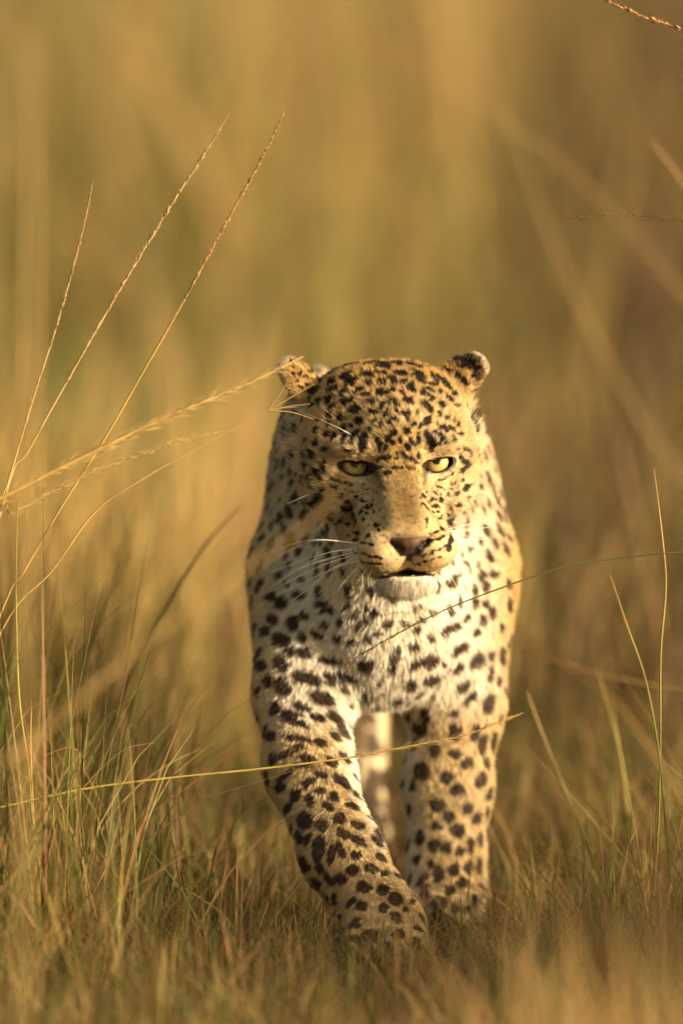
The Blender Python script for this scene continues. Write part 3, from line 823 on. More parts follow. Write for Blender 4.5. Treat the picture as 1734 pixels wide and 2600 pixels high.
# clumps: neighbouring hairs lean the same way
cl = np.stack([vnoise(P, 95, 20), vnoise(P, 95, 21), vnoise(P, 95, 22)], 1) * 0.24 + rng.normal(size=(FUR_N, 3)) * 0.17
cl = cl * np.where(hm > 0.5, 1.0, 0.7)[:, None]
cl2 = np.stack([vnoise(P, 30, 23), vnoise(P, 30, 24), vnoise(P, 30, 25)], 1) * 0.10
lift = 0.34 + 0.12 * rng.random(FUR_N)
lift = lift + 2.2 * RUFF * hm + 0.45 * CHIN * hm + 0.10 * (1 - hm)
D0 = FL + Nn * lift[:, None] + cl + cl2
D0 /= np.linalg.norm(D0, axis=1)[:, None]
D1 = FL + Nn * (lift * 0.15)[:, None] + cl * 1.3 + cl2 + np.array([0, 0, -0.12])
D1 /= np.linalg.norm(D1, axis=1)[:, None]
K = 4
ts = np.linspace(0, 1, K)
PT = np.stack([P - Nn * 0.0006 + D0 * (LEN * (t - 0.5 * t * t))[:, None] + D1 * (LEN * 0.5 * t * t)[:, None] for t in ts], 1)
hcol = hcol * rng.uniform(0.82, 1.15, FUR_N)[:, None]
pale = (rng.random(FUR_N) < 0.05) & (hspot < 0.5)
hcol[pale] = hcol[pale] * 0.5 + WHITE * 0.5
rad0 = np.where(hm > 0.5, 0.00022, 0.00040)
RD = rad0[:, None] * np.array([1.0, 0.95, 0.7, 0.15])[None, :]
PT = PT[keep]; RD = RD[keep]; hcol = hcol[keep]
nk = len(PT)
hc_ = bpy.data.hair_curves.new('fur')
hc_.add_curves([K] * nk)
hc_.attributes['position'].data.foreach_set('vector', PT.astype(np.float32).ravel())
ra_ = hc_.attributes.get('radius') or hc_.attributes.new('radius', 'FLOAT', 'POINT')
ra_.data.foreach_set('value', RD.astype(np.float32).ravel())
ca = hc_.attributes.new('fur_color', 'FLOAT_COLOR', 'CURVE')
c4 = np.ones((nk, 4), np.float32); c4[:, :3] = np.clip(hcol, 0, 0.95)
ca.data.foreach_set('color', c4.ravel())
hc_.materials.append(M_FUR)
fur = link(bpy.data.objects.new('fur', hc_), root)

# ------------------------------------------------------------------ leopard: eyes and whiskers
def sphere_mesh(name, r, mat, nu=48, nv=32):
    th = np.linspace(0, math.pi, nv + 1)[1:-1]; ph = np.arange(nu) * 2 * math.pi / nu
    A, B = np.meshgrid(th, ph, indexing='ij')
    vs = np.stack([r * np.sin(A) * np.cos(B), -r * np.cos(A), r * np.sin(A) * np.sin(B)], -1).reshape(-1, 3)
    vs = np.concatenate([vs, [[0, -r, 0], [0, r, 0]]])
    i = np.arange((nv - 1) * nu).reshape(nv - 1, nu); j = np.roll(i, -1, 1)
    q = np.stack([i[:-1], i[1:], j[1:], j[:-1]], -1).reshape(-1, 4)
    a = len(vs) - 2
    t1 = np.stack([np.full(nu, a), i[0], j[0]], 1); t2 = np.stack([np.full(nu, a + 1), j[-1], i[-1]], 1)
    return mesh_np(name, vs, [q, np.concatenate([t1, t2])], mat)


from mathutils import Matrix
eye_me = sphere_mesh('eye', EYE_R / 1000, M_EYE)
for s in (-1, 1):
    o = bpy.data.objects.new('eye', eye_me)
    c = from_head(EYE_C[s])
    look = CAM - c; look /= np.linalg.norm(look)
    q = Vector(look).to_track_quat('-Y', 'Z')
    # the pupils sit a little high behind the lowered lids
    q = q @ Matrix.Rotation(R(-11), 3, 'X').to_quaternion()
    o.location = c; o.rotation_mode = 'QUATERNION'; o.rotation_quaternion = q
    link(o)
    bpy.context.view_layer.update()
    o.parent = root; o.matrix_parent_inverse = root.matrix_world.inverted()


def smooth_path(pts_, n):
    """Catmull-Rom through points"""
    p = np.asarray(pts_, float)
    p = np.concatenate([[2 * p[0] - p[1]], p, [2 * p[-1] - p[-2]]])
    segs = len(p) - 3
    out = []
    for t in np.linspace(0, segs, n):
        i = min(int(t), segs - 1); f = t - i
        a, b2, c, d = p[i:i + 4]
        out.append(0.5 * ((2 * b2) + (-a + c) * f + (2 * a - 5 * b2 + 4 * c - d) * f * f + (-a + 3 * b2 - 3 * c + d) * f ** 3))
    return np.array(out)


def tube_arrays(path, radii, sides=5, base=0):
    path = np.asarray(path); n = len(path)
    tg = np.gradient(path, axis=0); tg /= np.linalg.norm(tg, axis=1)[:, None] + 1e-12
    ref = np.array([0.31, 0.87, 0.38])
    s1 = np.cross(tg, ref); s1 /= np.linalg.norm(s1, axis=1)[:, None] + 1e-12
    s2 = np.cross(tg, s1)
    a = np.arange(sides) * 2 * math.pi / sides
    ring = path[:, None, :] + (s1[:, None, :] * np.cos(a)[None, :, None] + s2[:, None, :] * np.sin(a)[None, :, None]) * np.asarray(radii)[:, None, None]
    i = np.arange(n * sides).reshape(n, sides); j = np.roll(i, -1, 1)
    f = np.stack([i[:-1], i[1:], j[1:], j[:-1]], -1).reshape(-1, 4) + base
    return ring.reshape(-1, 3), f


WH = {'C': ["1160 1050 620 1030 0 1200", "1140 1040 640 1045 120 1270", "1090 1110 700 1240 0 1490", "1170 1180 860 1195 400 1440", "1100 1180 500 1400 50 1680",
            "1160 1230 700 1400 0 1760", "1170 1270 650 1540 110 1800", "1250 1330 900 1420 620 1620", "1230 1370 1020 1640 900 1810", "1300 1400 1090 1560 960 1700",
            "1370 1430 1240 1590 1200 1740", "1430 1430 1380 1570 1400 1650", "1240 1345 900 1440 330 1880", "500 410 300 520 150 560", "1330 1380 1180 1540 1140 1680"],
      'D': ["985 935 1300 830 1568 760", "990 955 1280 895 1620 860", "985 965 1230 920 1400 905", "1010 1045 1300 1030 1600 1020", "1010 1065 1300 1080 1600 1165",
            "1000 1120 1300 1190 1590 1370", "985 1220 1250 1290 1490 1370", "960 1235 1200 1450 1320 1680", "930 1290 1110 1540 1290 1890", "850 1370 930 1460 1000 1550",
            "900 1290 1000 1480 1060 1660", "760 1400 790 1500 850 1570"],
      'A': ["1235 1400 900 1190 420 985", "1230 1470 1050 1470 740 1630", "1360 1350 1350 1270 1335 1200", "1200 1500 1000 1560 860 1600"]}
for key, rows in WH.items():
    ox, oy, sc, _t = GRIDS[key]
    for row in rows:
        n6 = list(map(float, row.split()))
        loc, n0, _i, _d = BVH.find_nearest(Vector(at(ox + n6[0] / sc, oy + n6[1] / sc, -0.080 if key in 'CD' and n6[0] > 600 else -0.01)))
        p0, n0 = np.array(loc), np.array(n0)
        y0 = p0[1]
        p1 = at(ox + n6[2] / sc, oy + n6[3] / sc, y0 + 0.005)
        p2 = at(ox + n6[4] / sc, oy + n6[5] / sc, y0 + 0.045)
        path = smooth_path([p0 - n0 * 0.002, p1, p2], 14)
        vs, fs = tube_arrays(path, np.linspace(0.00058, 0.00020, 14), 4)
        link(bpy.data.objects.new('whisker', mesh_np('whisker', vs, fs, M_WHISKER)), root)


# ------------------------------------------------------------------ meadow grass
def blades(roots, height, width, azim, lean, droop, colors, segs=4, twist=None):
    """curved tapering grass blades as arrays; one row of each input per blade"""
    n = len(roots)
    t = np.linspace(0, 1, segs + 1)[:-1]
    dirv = np.stack([np.cos(azim), np.sin(azim), np.zeros(n)], 1)
    fa = azim + math.pi / 2 + (rng.normal(0, 0.7, n) if twist is None else twist)
    side = np.stack([np.cos(fa), np.sin(fa), np.zeros(n)], 1)

    def pos(tt):
        out = lean * tt + droop * tt ** 2.4
        up = tt * np.sqrt(np.clip(1 - (lean * 0.8) ** 2, 0.1, 1)) - 0.45 * droop * tt ** 3
        return roots + dirv * (height * out)[:, None] + np.array([0, 0, 1.0]) * (height * up)[:, None]
    V = []
    for tt in t:
        c = pos(np.full(n, tt)); wv = width * (1 - 0.75 * tt ** 1.5) * 0.5
        V += [c - side * wv[:, None], c + side * wv[:, None]]
    V.append(pos(np.ones(n)))
    nv = 2 * segs + 1
    V = np.stack(V, 1).reshape(-1, 3)
    base = (np.arange(n) * nv)[:, None]
    q = np.concatenate([base + np.array([2 * i, 2 * i + 1, 2 * i + 3, 2 * i + 2])[None] for i in range(segs - 1)])
    tr = base + np.array([2 * segs - 2, 2 * segs - 1, 2 * segs])[None]
    shade = np.repeat(colors[:, None, :], nv, 1)
    return V, q, tr, shade.reshape(-1, 3)


NEAR = 0.9
PAL = {'green': (0.125, 0.165, 0.034), 'olive': (0.250, 0.220, 0.058), 'straw': (0.54, 0.37, 0.145), 'gold': (0.56, 0.41, 0.13),
       'tan': (0.42, 0.25, 0.105), 'red': (0.34, 0.155, 0.065), 'dead': (0.130, 0.084, 0.042), 'umber': (0.085, 0.056, 0.028)}


def pick(n, weights):
    keys = list(weights); w_ = np.array([weights[k] for k in keys], float)
    i = rng.choice(len(keys), n, p=w_ / w_.sum())
    c = np.array([PAL[k] for k in keys])[i]
    return np.clip(c * rng.uniform(0.75, 1.25, n)[:, None] * (1 + rng.normal(0, 0.05, (n, 3))), 0.005, 0.9)


def grass_object(name, label, parts):
    Vs, Qs, Ts, Cs, off = [], [], [], [], 0
    for V, q, tr, c in parts:
        Vs.append(V); Qs.append(q + off); Ts.append(tr + off); Cs.append(c); off += len(V)
    me = mesh_np(name, np.concatenate(Vs), [np.concatenate(Qs), np.concatenate(Ts)], M_GRASS, colors=np.concatenate(Cs))
    o = link(bpy.data.objects.new(name, me))
    return tag(o, label, 'grass', kind='stuff')


def scatter(n, x0, x1, y0, y1, wfun=None):
    x = rng.uniform(x0, x1, n); y = rng.uniform(y0, y1, n)
    if wfun is not None:
        k = rng.random(n) < wfun(x, y)
        x, y = x[k], y[k]
    return x, y


def rooted(x, y):
    return np.stack([x, y, ground_z(x, y) - 0.004], 1)


def trail(x, y):
    """1 on the trodden line the animal walks along"""
    return np.exp(-((x - 0.07) / 0.17) ** 2)


def patch(x, y, s, seed):
    return vnoise(np.stack([x, y, np.zeros_like(x)], 1), s, seed)


# short turf and tufts round the animal
x, y = scatter(52000, -1.7, 1.7, -1.1, 2.2, lambda x, y: 0.25 + 0.75 * np.exp(-(x / 0.75) ** 2))
n = len(x); tl_ = trail(x, y)
hgt = (0.05 + 0.06 * rng.random(n)) * (1 - 0.5 * tl_ * sstep(-0.16, -0.04, y)) + 0.09 * (1 - tl_) * rng.random(n)
wts = {'green': 3.2, 'olive': 3.0, 'straw': 2.2, 'tan': 1.8, 'red': 0.8, 'dead': 2.2, 'gold': 1.2}
turf = blades(rooted(x, y), hgt, rng.uniform(0.0013, 0.0034, n), rng.uniform(0, 6.283, n), np.abs(rng.normal(0.25, 0.35, n)).clip(0, 0.95), rng.random(n) ** 2 * 0.9, pick(n, wts) * NEAR, 3)
# dead litter lying flat
x, y = scatter(15000, -1.4, 1.4, -1.1, 1.6)
n = len(x)
litter = blades(rooted(x, y) + np.array([0, 0, 0.006]), rng.uniform(0.05, 0.16, n), rng.uniform(0.0010, 0.0024, n), rng.uniform(0, 6.283, n), rng.uniform(0.95, 1.15, n), rng.uniform(0, 0.2, n), pick(n, {'tan': 3, 'straw': 2, 'dead': 3, 'red': 1}) * NEAR, 3)
grass_object('grass', 'short green and straw-coloured turf with dead litter around the paws', [turf, litter])


def tall_height(x, y):
    return 0.11 + 0.34 * sstep(-0.08, -0.40, x) * sstep(-0.9, -0.3, y) + 0.16 * sstep(0.22, 0.44, x)


x, y = scatter(34000, -1.7, 1.5, -0.75, 2.4, lambda x, y: (1 - 0.93 * trail(x, y)) * np.clip(0.55 + 0.5 * patch(x, y, 1.6, 40), 0.1, 1) * (0.25 + 0.75 * np.exp(-(x / 0.9) ** 2)))
n = len(x)
hgt = tall_height(x, y) * (0.45 + 0.85 * rng.random(n) ** 1.8) * (1 + 0.25 * patch(x, y, 2.3, 41))
wts = {'green': 3.4, 'olive': 3.2, 'straw': 2.0, 'tan': 2.0, 'gold': 1.8, 'red': 0.8, 'dead': 1.0}
tc3 = pick(n, wts) * 0.95
brown_sel = rng.random(n) < 0.9 * sstep(0.12, 0.22, x) * sstep(0.35, 0.7, y)            # darker brown grass to the right behind
tc3[brown_sel] = pick(int(brown_sel.sum()), {'dead': 3, 'umber': 1, 'tan': 0.8, 'olive': 1.0})
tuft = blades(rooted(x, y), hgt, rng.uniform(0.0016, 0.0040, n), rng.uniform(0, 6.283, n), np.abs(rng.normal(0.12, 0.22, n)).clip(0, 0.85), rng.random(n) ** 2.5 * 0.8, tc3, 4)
a_ = rng.normal(0, 1, 1500); x = 0.90 + 0.13 * a_ + 0.10 * rng.normal(size=1500); y = -0.62 + 0.16 * a_ + 0.05 * rng.normal(size=1500)  # clump out of view to the right, added to shade the leading foreleg
n = len(x)
tall = blades(rooted(x, y), rng.uniform(0.28, 0.66, n), rng.uniform(0.002, 0.005, n), rng.uniform(0, 6.283, n), np.abs(rng.normal(0.12, 0.15, n)).clip(0, 0.6), rng.random(n) ** 2 * 0.5, pick(n, wts), 4)
grass_object('tufted_grass', 'knee-high tufts of green and golden grass beside the walking leopard, with an added shading clump out of view', [tuft, tall])

# the meadow behind, taller and coarser
def back_palette(x, y):
    n = len(x)
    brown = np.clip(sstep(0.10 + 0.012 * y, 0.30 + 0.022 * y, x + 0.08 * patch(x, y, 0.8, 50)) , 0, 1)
    greenish = np.clip(0.5 + 1.1 * patch(x, y, 0.35, 51), 0, 1)
    c = pick(n, {'straw': 2.2, 'gold': 4.2, 'olive': 1.6, 'tan': 1.4})
    gsel = rng.random(n) < greenish * 0.5
    c[gsel] = pick(int(gsel.sum()), {'olive': 3, 'green': 1.4, 'gold': 1.2})
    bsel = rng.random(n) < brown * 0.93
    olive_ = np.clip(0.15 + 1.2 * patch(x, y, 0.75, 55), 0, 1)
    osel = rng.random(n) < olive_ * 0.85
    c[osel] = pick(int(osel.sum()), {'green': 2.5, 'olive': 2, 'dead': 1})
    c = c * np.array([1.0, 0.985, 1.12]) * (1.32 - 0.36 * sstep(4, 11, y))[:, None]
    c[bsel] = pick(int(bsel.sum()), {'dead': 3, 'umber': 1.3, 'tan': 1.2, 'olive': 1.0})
    return c


def back_band(nn, x0, x1, y0, y1, h0, h1, w0, w1, wf=None):
    x, y = scatter(nn, x0, x1, y0, y1, wf)
    n = len(x)
    hh = rng.uniform(h0, h1, n) * (1 + 0.35 * patch(x, y, 0.9, 52)).clip(0.3, 1.5) * (0.6 + 0.4 * (1 - trail(x, y) * (y < 6)))
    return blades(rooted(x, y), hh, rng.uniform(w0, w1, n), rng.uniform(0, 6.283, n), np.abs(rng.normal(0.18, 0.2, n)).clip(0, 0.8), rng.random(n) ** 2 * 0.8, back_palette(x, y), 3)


clump = lambda x, y: np.clip(0.55 + 0.7 * patch(x, y, 1.1, 53), 0.05, 1)
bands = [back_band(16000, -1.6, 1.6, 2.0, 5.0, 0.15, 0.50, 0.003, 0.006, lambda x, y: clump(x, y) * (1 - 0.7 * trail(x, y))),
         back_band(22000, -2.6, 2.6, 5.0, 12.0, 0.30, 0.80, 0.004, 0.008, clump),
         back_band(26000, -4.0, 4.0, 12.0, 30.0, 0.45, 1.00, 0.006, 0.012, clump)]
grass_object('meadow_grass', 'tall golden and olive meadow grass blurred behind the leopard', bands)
wide = [back_band(9000, -9, -2.0, -3, 30, 0.3, 0.8, 0.006, 0.012), back_band(9000, 2.0, 9, -3, 30, 0.3, 0.8, 0.006, 0.012),
        back_band(9000, -16, 16, 30, 60, 0.5, 1.0, 0.014, 0.024)]
grass_object('distant_grass', 'sparse tall grass of the open plain around the meadow', wide)

# blades between the lens and the animal, low in the picture
x, y = scatter(6400, -0.9, 0.9, -4.2, -1.0, lambda x, y: 0.03 + 0.97 * sstep(0.05, 0.32, x))
n = len(x)
zb = -0.074 + (-y) * math.tan(PITCH + math.atan(1300 / KPX))
hgt = np.where(rng.random(n) < 0.45 * sstep(0.0, 0.12, x), zb * 1.05 + rng.uniform(0.0, 0.24, n) ** 1.3 * 1.3, rng.uniform(0.06, 0.16, n)).clip(0.04, 0.7)
fore = blades(rooted(x, y), hgt, rng.uniform(0.0016, 0.0035, n), rng.uniform(0, 6.283, n), np.abs(rng.normal(0.15, 0.2, n)).clip(0, 0.7), rng.random(n) ** 2 * 0.6, pick(n, {'olive': 1.5, 'straw': 3, 'tan': 4, 'red': 1, 'gold': 1}) * 0.95, 4)
grass_object('foreground_grass', 'out of focus grass blades along the bottom edge', [fore])


# ------------------------------------------------------------------ single stalks
def stalk(name, label, pix, y_tip, y_base, r_mm, color, head=None, root_xy=None, cat='grass stalk', tipcol=None, fingers=None, group=None):
    """pix: photo points from tip to base, each on its depth plane; the stalk then runs on down to its root"""
    np_ = len(pix)
    ptsw = [at(px, py, y_tip + (y_base - y_tip) * i / (np_ - 1)) for i, (px, py) in enumerate(pix)]
    last = ptsw[-1]
    if root_xy is None:
        d = ptsw[-1] - ptsw[-2]; d = d / (np.linalg.norm(d) + 1e-9)
        rx = last[0] + d[0] * 0.25 * min(1.0, last[2] / 0.3); ry = last[1]
    else:
        rx, ry = root_xy
    ground = np.array([rx, ry, float(ground_z(rx, ry)) - 0.005])
    if last[2] > 0.03:
        midp = last * 0.5 + ground * 0.5; 
        dd = ptsw[-1] - ptsw[-2]; dd /= np.linalg.norm(dd) + 1e-9
        midp = midp + dd * 0.06 * min(1, last[2] / 0.3)
        ptsw += [midp, ground]
    path = smooth_path(ptsw, 46)
    seg = np.concatenate([[0], np.cumsum(np.linalg.norm(np.diff(path, axis=0), axis=1))])
    tt = seg / seg[-1]
    rad = r_mm / 1000 * (0.35 + 0.65 * np.clip(tt * 4, 0, 1) ** 0.7)
    e_ = empty(name, ground)
    vs, fs = tube_arrays(path, rad, 6)
    c = np.tile(np.array(color, float), (len(path), 1))
    if tipcol is not None:
        k = sstep(0.0, 0.45, tt)[:, None]; c = np.array(tipcol) * (1 - k) + c * k
    c = c * (1 + 0.10 * np.sin(seg * 60 + rad[0] * 9e4))[:, None]
    link(bpy.data.objects.new('stem', mesh_np('stem', vs, fs, M_STALK, colors=np.repeat(c, 6, 0))), e_)
    if head is not None:
        kind, t0, t1, dens_, size = head
        s0, s1 = t0 * seg[-1], t1 * seg[-1]
        n = int((s1 - s0) * dens_)
        ss = np.sort(rng.uniform(s0, s1, n))
        base = np.stack([np.interp(ss, seg, path[:, i]) for i in range(3)], 1)
        tg = np.gradient(path, axis=0); tg /= np.linalg.norm(tg, axis=1)[:, None]
        tgi = -np.stack([np.interp(ss, seg, tg[:, i]) for i in range(3)], 1)      # towards the tip
        rnd = rng.normal(size=(n, 3)); rnd -= tgi * (rnd * tgi).sum(1)[:, None]; rnd /= np.linalg.norm(rnd, axis=1)[:, None]
        env = np.sqrt(np.clip(np.sin(np.pi * np.clip((ss - s0) / (s1 - s0), 0.04, 0.96)), 0, 1))
        if kind == 'spike':
            ln2 = size / 1000 * rng.uniform(0.7, 1.2, n) * (0.6 + 0.4 * env); wd2 = ln2 * 0.25; spread = rng.uniform(0.10, 0.36, n)
        else:
            ln2 = size / 1000 * rng.uniform(0.4, 1.2, n) * env; wd2 = np.full(n, 0.0007); spread = rng.uniform(0.15, 0.5, n)
        d = tgi + rnd * spread[:, None]; d /= np.linalg.norm(d, axis=1)[:, None]
        sd = np.cross(d, rnd); sd /= np.linalg.norm(sd, axis=1)[:, None] + 1e-9
        off = base + rnd * (0.0006)
        a0 = off; a1 = off + d * ln2[:, None]; m_ = off + d * (ln2 * 0.4)[:, None]
        nn2 = np.cross(d, sd)
        Vv = np.stack([a0, m_ + sd * wd2[:, None] * 0.5, m_ + nn2 * wd2[:, None] * 0.5, m_ - sd * wd2[:, None] * 0.5, m_ - nn2 * wd2[:, None] * 0.5, a1], 1).reshape(-1, 3)
        bi = (np.arange(n) * 6)[:, None]
        tri = np.concatenate([bi + np.array(t)[None] for t in ((0, 2, 1), (0, 3, 2), (0, 4, 3), (0, 1, 4), (5, 1, 2), (5, 2, 3), (5, 3, 4), (5, 4, 1))])
        hc2 = np.array(tipcol if tipcol is not None else color)
        cc = np.repeat(np.clip(hc2 * rng.uniform(0.45, 1.25, n)[:, None], 0, 0.9), 6, 0)
        link(bpy.data.objects.new('seed_head', mesh_np('seed_head', Vv, tri, M_STALK, smooth=False, colors=cc)), e_)
    if fingers:
        for fx in fingers:
            fp = [ptsw[0]] + [at(px, py, y_tip - 0.004 * (i + 1)) for i, (px, py) in enumerate(fx)]
            fpath = smooth_path(fp, 14)
            vs, fs = tube_arrays(fpath, np.linspace(0.0008, 0.0004, 14) * (1 + 0.35 * (np.arange(14) % 2)), 5)
            link(bpy.data.objects.new('spike', mesh_np('spike', vs, fs, M_STALK, colors=np.tile(np.array(tipcol if tipcol is not None else color), (len(vs), 1)))), e_)
    return tag(e_, label, cat, group or 'single grass stalks')


STRAW = (0.62, 0.43, 0.17); GOLDEN = (0.60, 0.40, 0.11); RUST = (0.50, 0.29, 0.11); GREEN = (0.24, 0.24, 0.055); DKGREEN = (0.11, 0.115, 0.03); REED = (0.55, 0.37, 0.17)
stalk('seeding_grass_stalk', 'shortest of three upright seeding stalks fanning out at the left', [(237, 462), (204, 612), (145, 825), (87, 1005), (24, 1218), (-6, 1330)], 0.0, 0.0, 1.15, STRAW, ('spike', 0.02, 0.36, 1300, 5.5), (-0.50, 0.0), tipcol=REED)
stalk('seeding_grass_stalk', 'middle of three upright seeding stalks, knobbly pale seed head', [(582, 290), (500, 420), (417, 549), (300, 743), (194, 927), (73, 1145), (15, 1257)], 0.01, 0.0, 1.25, STRAW, ('spike', 0.02, 0.34, 1300, 7), (-0.52, -0.04), tipcol=REED)
stalk('seeding_grass_stalk', 'tallest rust-tipped seeding stalk nearest the leopard, upper left', [(727, 273), (659, 413), (562, 588), (465, 767), (368, 937), (271, 1106), (155, 1290), (60, 1455), (8, 1545)], -0.02, 0.0, 1.25, GOLDEN, ('spike', 0.01, 0.28, 1200, 6.5), (-0.55, -0.02), tipcol=RUST)
stalk('plumed_grass_stalk', 'soft golden plume arching to touch the torn ear', [(770, 905), (690, 945), (582, 995), (436, 1053), (242, 1145), (0, 1266), (-60, 1300)], -0.13, -0.20, 2.2, GOLDEN, ('plume', 0.02, 0.42, 620, 36), (-0.62, -0.25), tipcol=STRAW)
stalk('plumed_grass_stalk', 'thin pale feathery stalk below the golden plume at left', [(654, 1092), (514, 1106), (349, 1155), (194, 1218), (39, 1300), (-20, 1340)], -0.03, -0.03, 0.9, STRAW, ('plume', 0.03, 0.55, 600, 16), (-0.60, -0.15))
stalk('branching_grass_stalk', 'stalk ending in splayed finger spikes beside the ear', [(680, 1043), (533, 1121), (368, 1213), (242, 1300), (133, 1449), (0, 1612)], -0.03, -0.03, 1.15, GOLDEN, None, (-0.52, -0.1), tipcol=STRAW,
      fingers=[[(704, 1010), (726, 975)], [(740, 1008), (798, 975)], [(735, 1032), (787, 1026)], [(720, 1036), (754, 1034)], [(740, 1047), (796, 1064)]])
stalk('plumed_grass_stalk', 'long yellow stalk lying across both forelegs, plumed at its end', [(1327, 1810), (1255, 1838), (1172, 1869), (1028, 1897), (885, 1924), (663, 1952), (442, 1974), (221, 2002), (0, 2051), (-40, 2062)], -0.04, -0.06, 1.4, (0.55, 0.44, 0.11), ('plume', 0.01, 0.24, 700, 19), (-0.56, -0.25), tipcol=STRAW)
stalk('seeding_grass_stalk', 'dark green stalk slanting across the white chest from the right', [(863, 1697), (940, 1648), (1106, 1559), (1272, 1493), (1438, 1438), (1603, 1413), (1734, 1402), (1790, 1410)], -0.02, -0.02, 1.2, DKGREEN, ('spike', 0.01, 0.14, 500, 6), (0.66, -0.1), tipcol=(0.24, 0.19, 0.07))
stalk('upright_grass_stem', 'tall upright green stem near the right edge, in focus', [(1659, 1189), (1681, 1371), (1689, 1493), (1676, 1659), (1675, 1880), (1670, 2101), (1655, 2300)], -0.02, -0.02, 1.5, (0.30, 0.25, 0.07), None, tipcol=RUST)
stalk('leaning_grass_stem', 'red-tipped stem leaning onto the upright green stem', [(1548, 1460), (1592, 1592), (1637, 1725), (1670, 1902), (1690, 2100)], -0.18, -0.12, 1.5, GREEN, None, tipcol=RUST)
stalk('leaning_grass_stem', 'blurred olive stem hanging left of the upright green stem', [(1515, 1703), (1548, 1814), (1587, 1990), (1610, 2150)], 0.55, 0.45, 2.4, GREEN, None, tipcol=(0.25, 0.2, 0.05))
stalk('drooping_grass_stem', 'blurred olive stem reaching level from the right towards the elbow', [(1272, 1648), (1382, 1670), (1526, 1714), (1734, 1758), (1800, 1790)], 0.75, 0.6, 2.4, (0.33, 0.27, 0.08), None, (0.72, 0.55), tipcol=(0.36, 0.2, 0.08))
stalk('leaning_grass_stem', 'soft tan stem leaning right just beside the standing foreleg', [(1338, 1758), (1382, 1880), (1449, 2046), (1526, 2234), (1570, 2350)], -0.45, -0.40, 2.0, GREEN, None, tipcol=REED)
stalk('leaning_grass_stem', 'tan stalk crossing the lower standing foreleg', [(1181, 1975), (1233, 2088), (1282, 2185), (1326, 2307), (1359, 2428), (1366, 2480)], -0.55, -0.50, 1.2, REED, None)
stalk('leaning_grass_stem', 'pale curved stalk just outside the standing foreleg', [(1241, 2036), (1286, 2112), (1314, 2226), (1343, 2367), (1352, 2470)], -0.6, -0.55, 1.0, REED, None)
stalk('blurred_grass_stalk', 'broad soft stalk slanting down the whole right side', [(1150, -20), (1272, 276), (1393, 586), (1493, 818), (1604, 1028), (1734, 1216), (1800, 1300)], -1.7, -1.6, 1.15, (0.52, 0.35, 0.15), None, (0.60, -1.7))
stalk('blurred_grass_stalk', 'soft rusty stalk arching across the upper right', [(960, 110), (1172, 243), (1360, 365), (1537, 520), (1734, 752), (1800, 850)], -1.6, -1.5, 1.1, (0.48, 0.28, 0.11), None, (0.64, -1.6))
stalk('blurred_grass_stalk', 'wide pale blurred plume rising from lower left to the cheek', [(850, 1262), (774, 1338), (619, 1449), (365, 1637), (88, 1880), (-30, 1990)], -1.5, -1.4, 2.4, STRAW, ('plume', 0.01, 0.45, 420, 34), (-0.55, -1.0))
stalk('blurred_grass_stalk', 'faint vertical stalk near the upper left edge', [(84, 60), (82, 400), (80, 800), (74, 1200), (66, 1700), (60, 2200)], -2.2, -2.2, 2.6, STRAW, None)
stalk('seeding_grass_stalk', 'rusty seed head drooping in from the top right corner', [(1537, 0), (1626, 39), (1734, 77), (1800, 120), (1880, 300)], 0.12, 0.1, 1.5, RUST, ('spike', 0.0, 0.30, 420, 12), (0.75, 0.3), tipcol=(0.55, 0.32, 0.14))
stalk('plumed_grass_stalk', 'thin dark seed plume lying level at the right edge', [(1379, 564), (1468, 552), (1562, 545), (1655, 552), (1734, 562), (1850, 640)], 0.10, 0.1, 0.9, (0.22, 0.13, 0.06), ('plume', 0.0, 0.35, 500, 14), (0.72, 0.2))
stalk('blurred_grass_stalk', 'short blurred stalk tip entering from the right edge', [(1652, 355), (1694, 410), (1740, 474), (1850, 640)], -0.8, -0.8, 2.2, REED, None, (0.70, -0.8))
stalk('leaning_grass_stem', 'blurred dark stem leaning left of the shoulder', [(608, 1288), (531, 1371), (465, 1471), (387, 1603), (330, 1720)], 0.55, 0.45, 2.0, (0.20, 0.14, 0.05), None)
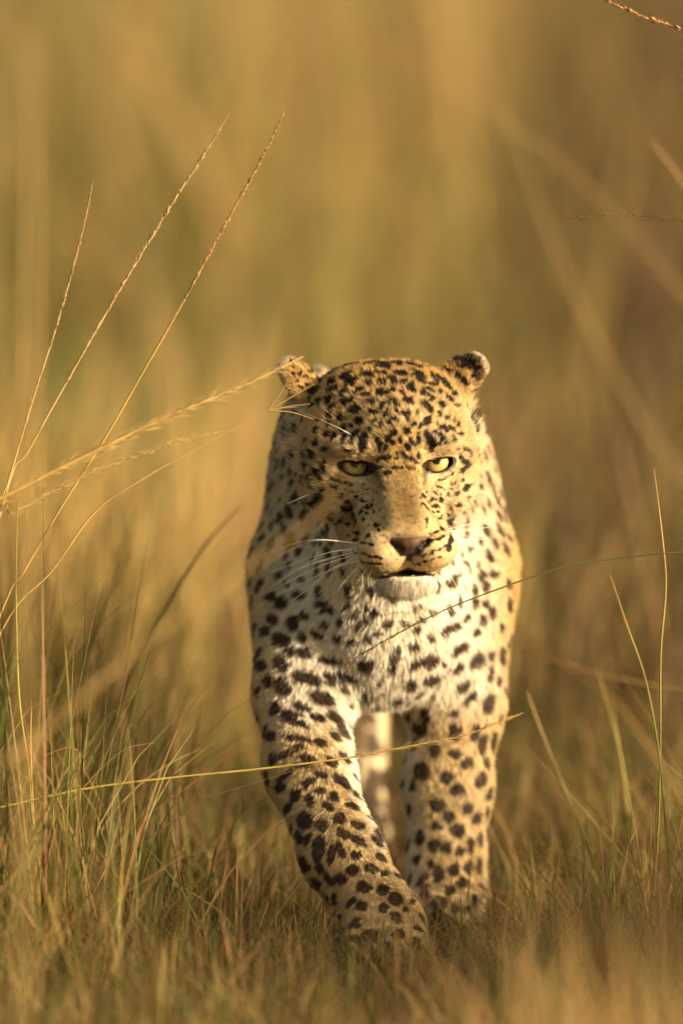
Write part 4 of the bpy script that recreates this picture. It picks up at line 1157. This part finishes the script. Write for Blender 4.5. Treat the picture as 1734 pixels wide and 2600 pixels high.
stalk('upright_grass_stem', 'tall yellow-green stem at the left edge of the tuft', [(45, 1270), (41, 1500), (49, 1767), (71, 1932), (85, 2102), (100, 2236), (105, 2370)], -0.08, -0.02, 1.6, (0.40, 0.35, 0.08), None, tipcol=GREEN)
stalk('upright_grass_stem', 'snapped brown stem standing in the tuft at the left', [(81, 1778), (78, 1887), (82, 2012), (89, 2146), (96, 2300)], -0.03, -0.02, 1.9, (0.48, 0.30, 0.07), None, tipcol=RUST)
stalk('bent_grass_blade', 'tan blade folded over like a hook at the left', [(103, 1923), (170, 1899), (201, 1914), (196, 1963), (147, 2088), (120, 2191), (95, 2330)], -0.04, 0.0, 1.1, (0.40, 0.22, 0.09), None)
stalk('arching_grass_stalk', 'fine arching straw reaching right above the tuft', [(397, 1885), (321, 1901), (259, 1950), (214, 1999), (165, 2057), (125, 2115), (70, 2250)], -0.05, 0.0, 0.8, REED, None)
stalk('arching_grass_stalk', 'lower arching straw with a slightly blurred tip', [(509, 1901), (428, 1941), (348, 1999), (277, 2079), (245, 2146), (225, 2250)], 0.12, 0.10, 1.0, REED, None)
stalk('leaning_grass_stem', 'dark blurred stem standing between tuft and leading foreleg', [(509, 1785), (482, 1950), (446, 2079), (420, 2200)], 0.50, 0.45, 1.9, (0.17, 0.13, 0.045), None)
stalk('upright_grass_stem', 'thin yellow stem standing in the grass right of the standing leg', [(1553, 2017), (1554, 2100), (1555, 2185), (1561, 2290), (1565, 2380)], -0.05, -0.05, 1.0, (0.48, 0.38, 0.10), None)
stalk('upright_grass_stem', 'rusty thin stem in the grass close to the right edge', [(1650, 2050), (1651, 2148), (1655, 2260), (1660, 2380)], -0.06, -0.06, 1.1, RUST, None)
stalk('arching_grass_stalk', 'fine orange stem running up to the left from the tuft', [(300, 2097), (262, 2220), (200, 2320), (130, 2440)], -0.10, -0.12, 1.0, REED, None)
stalk('upright_grass_stem', 'pale green shoot standing in front of the leading paw', [(1046, 2325), (1043, 2390), (1040, 2450), (1040, 2500)], -0.30, -0.32, 1.3, (0.33, 0.31, 0.09), None)
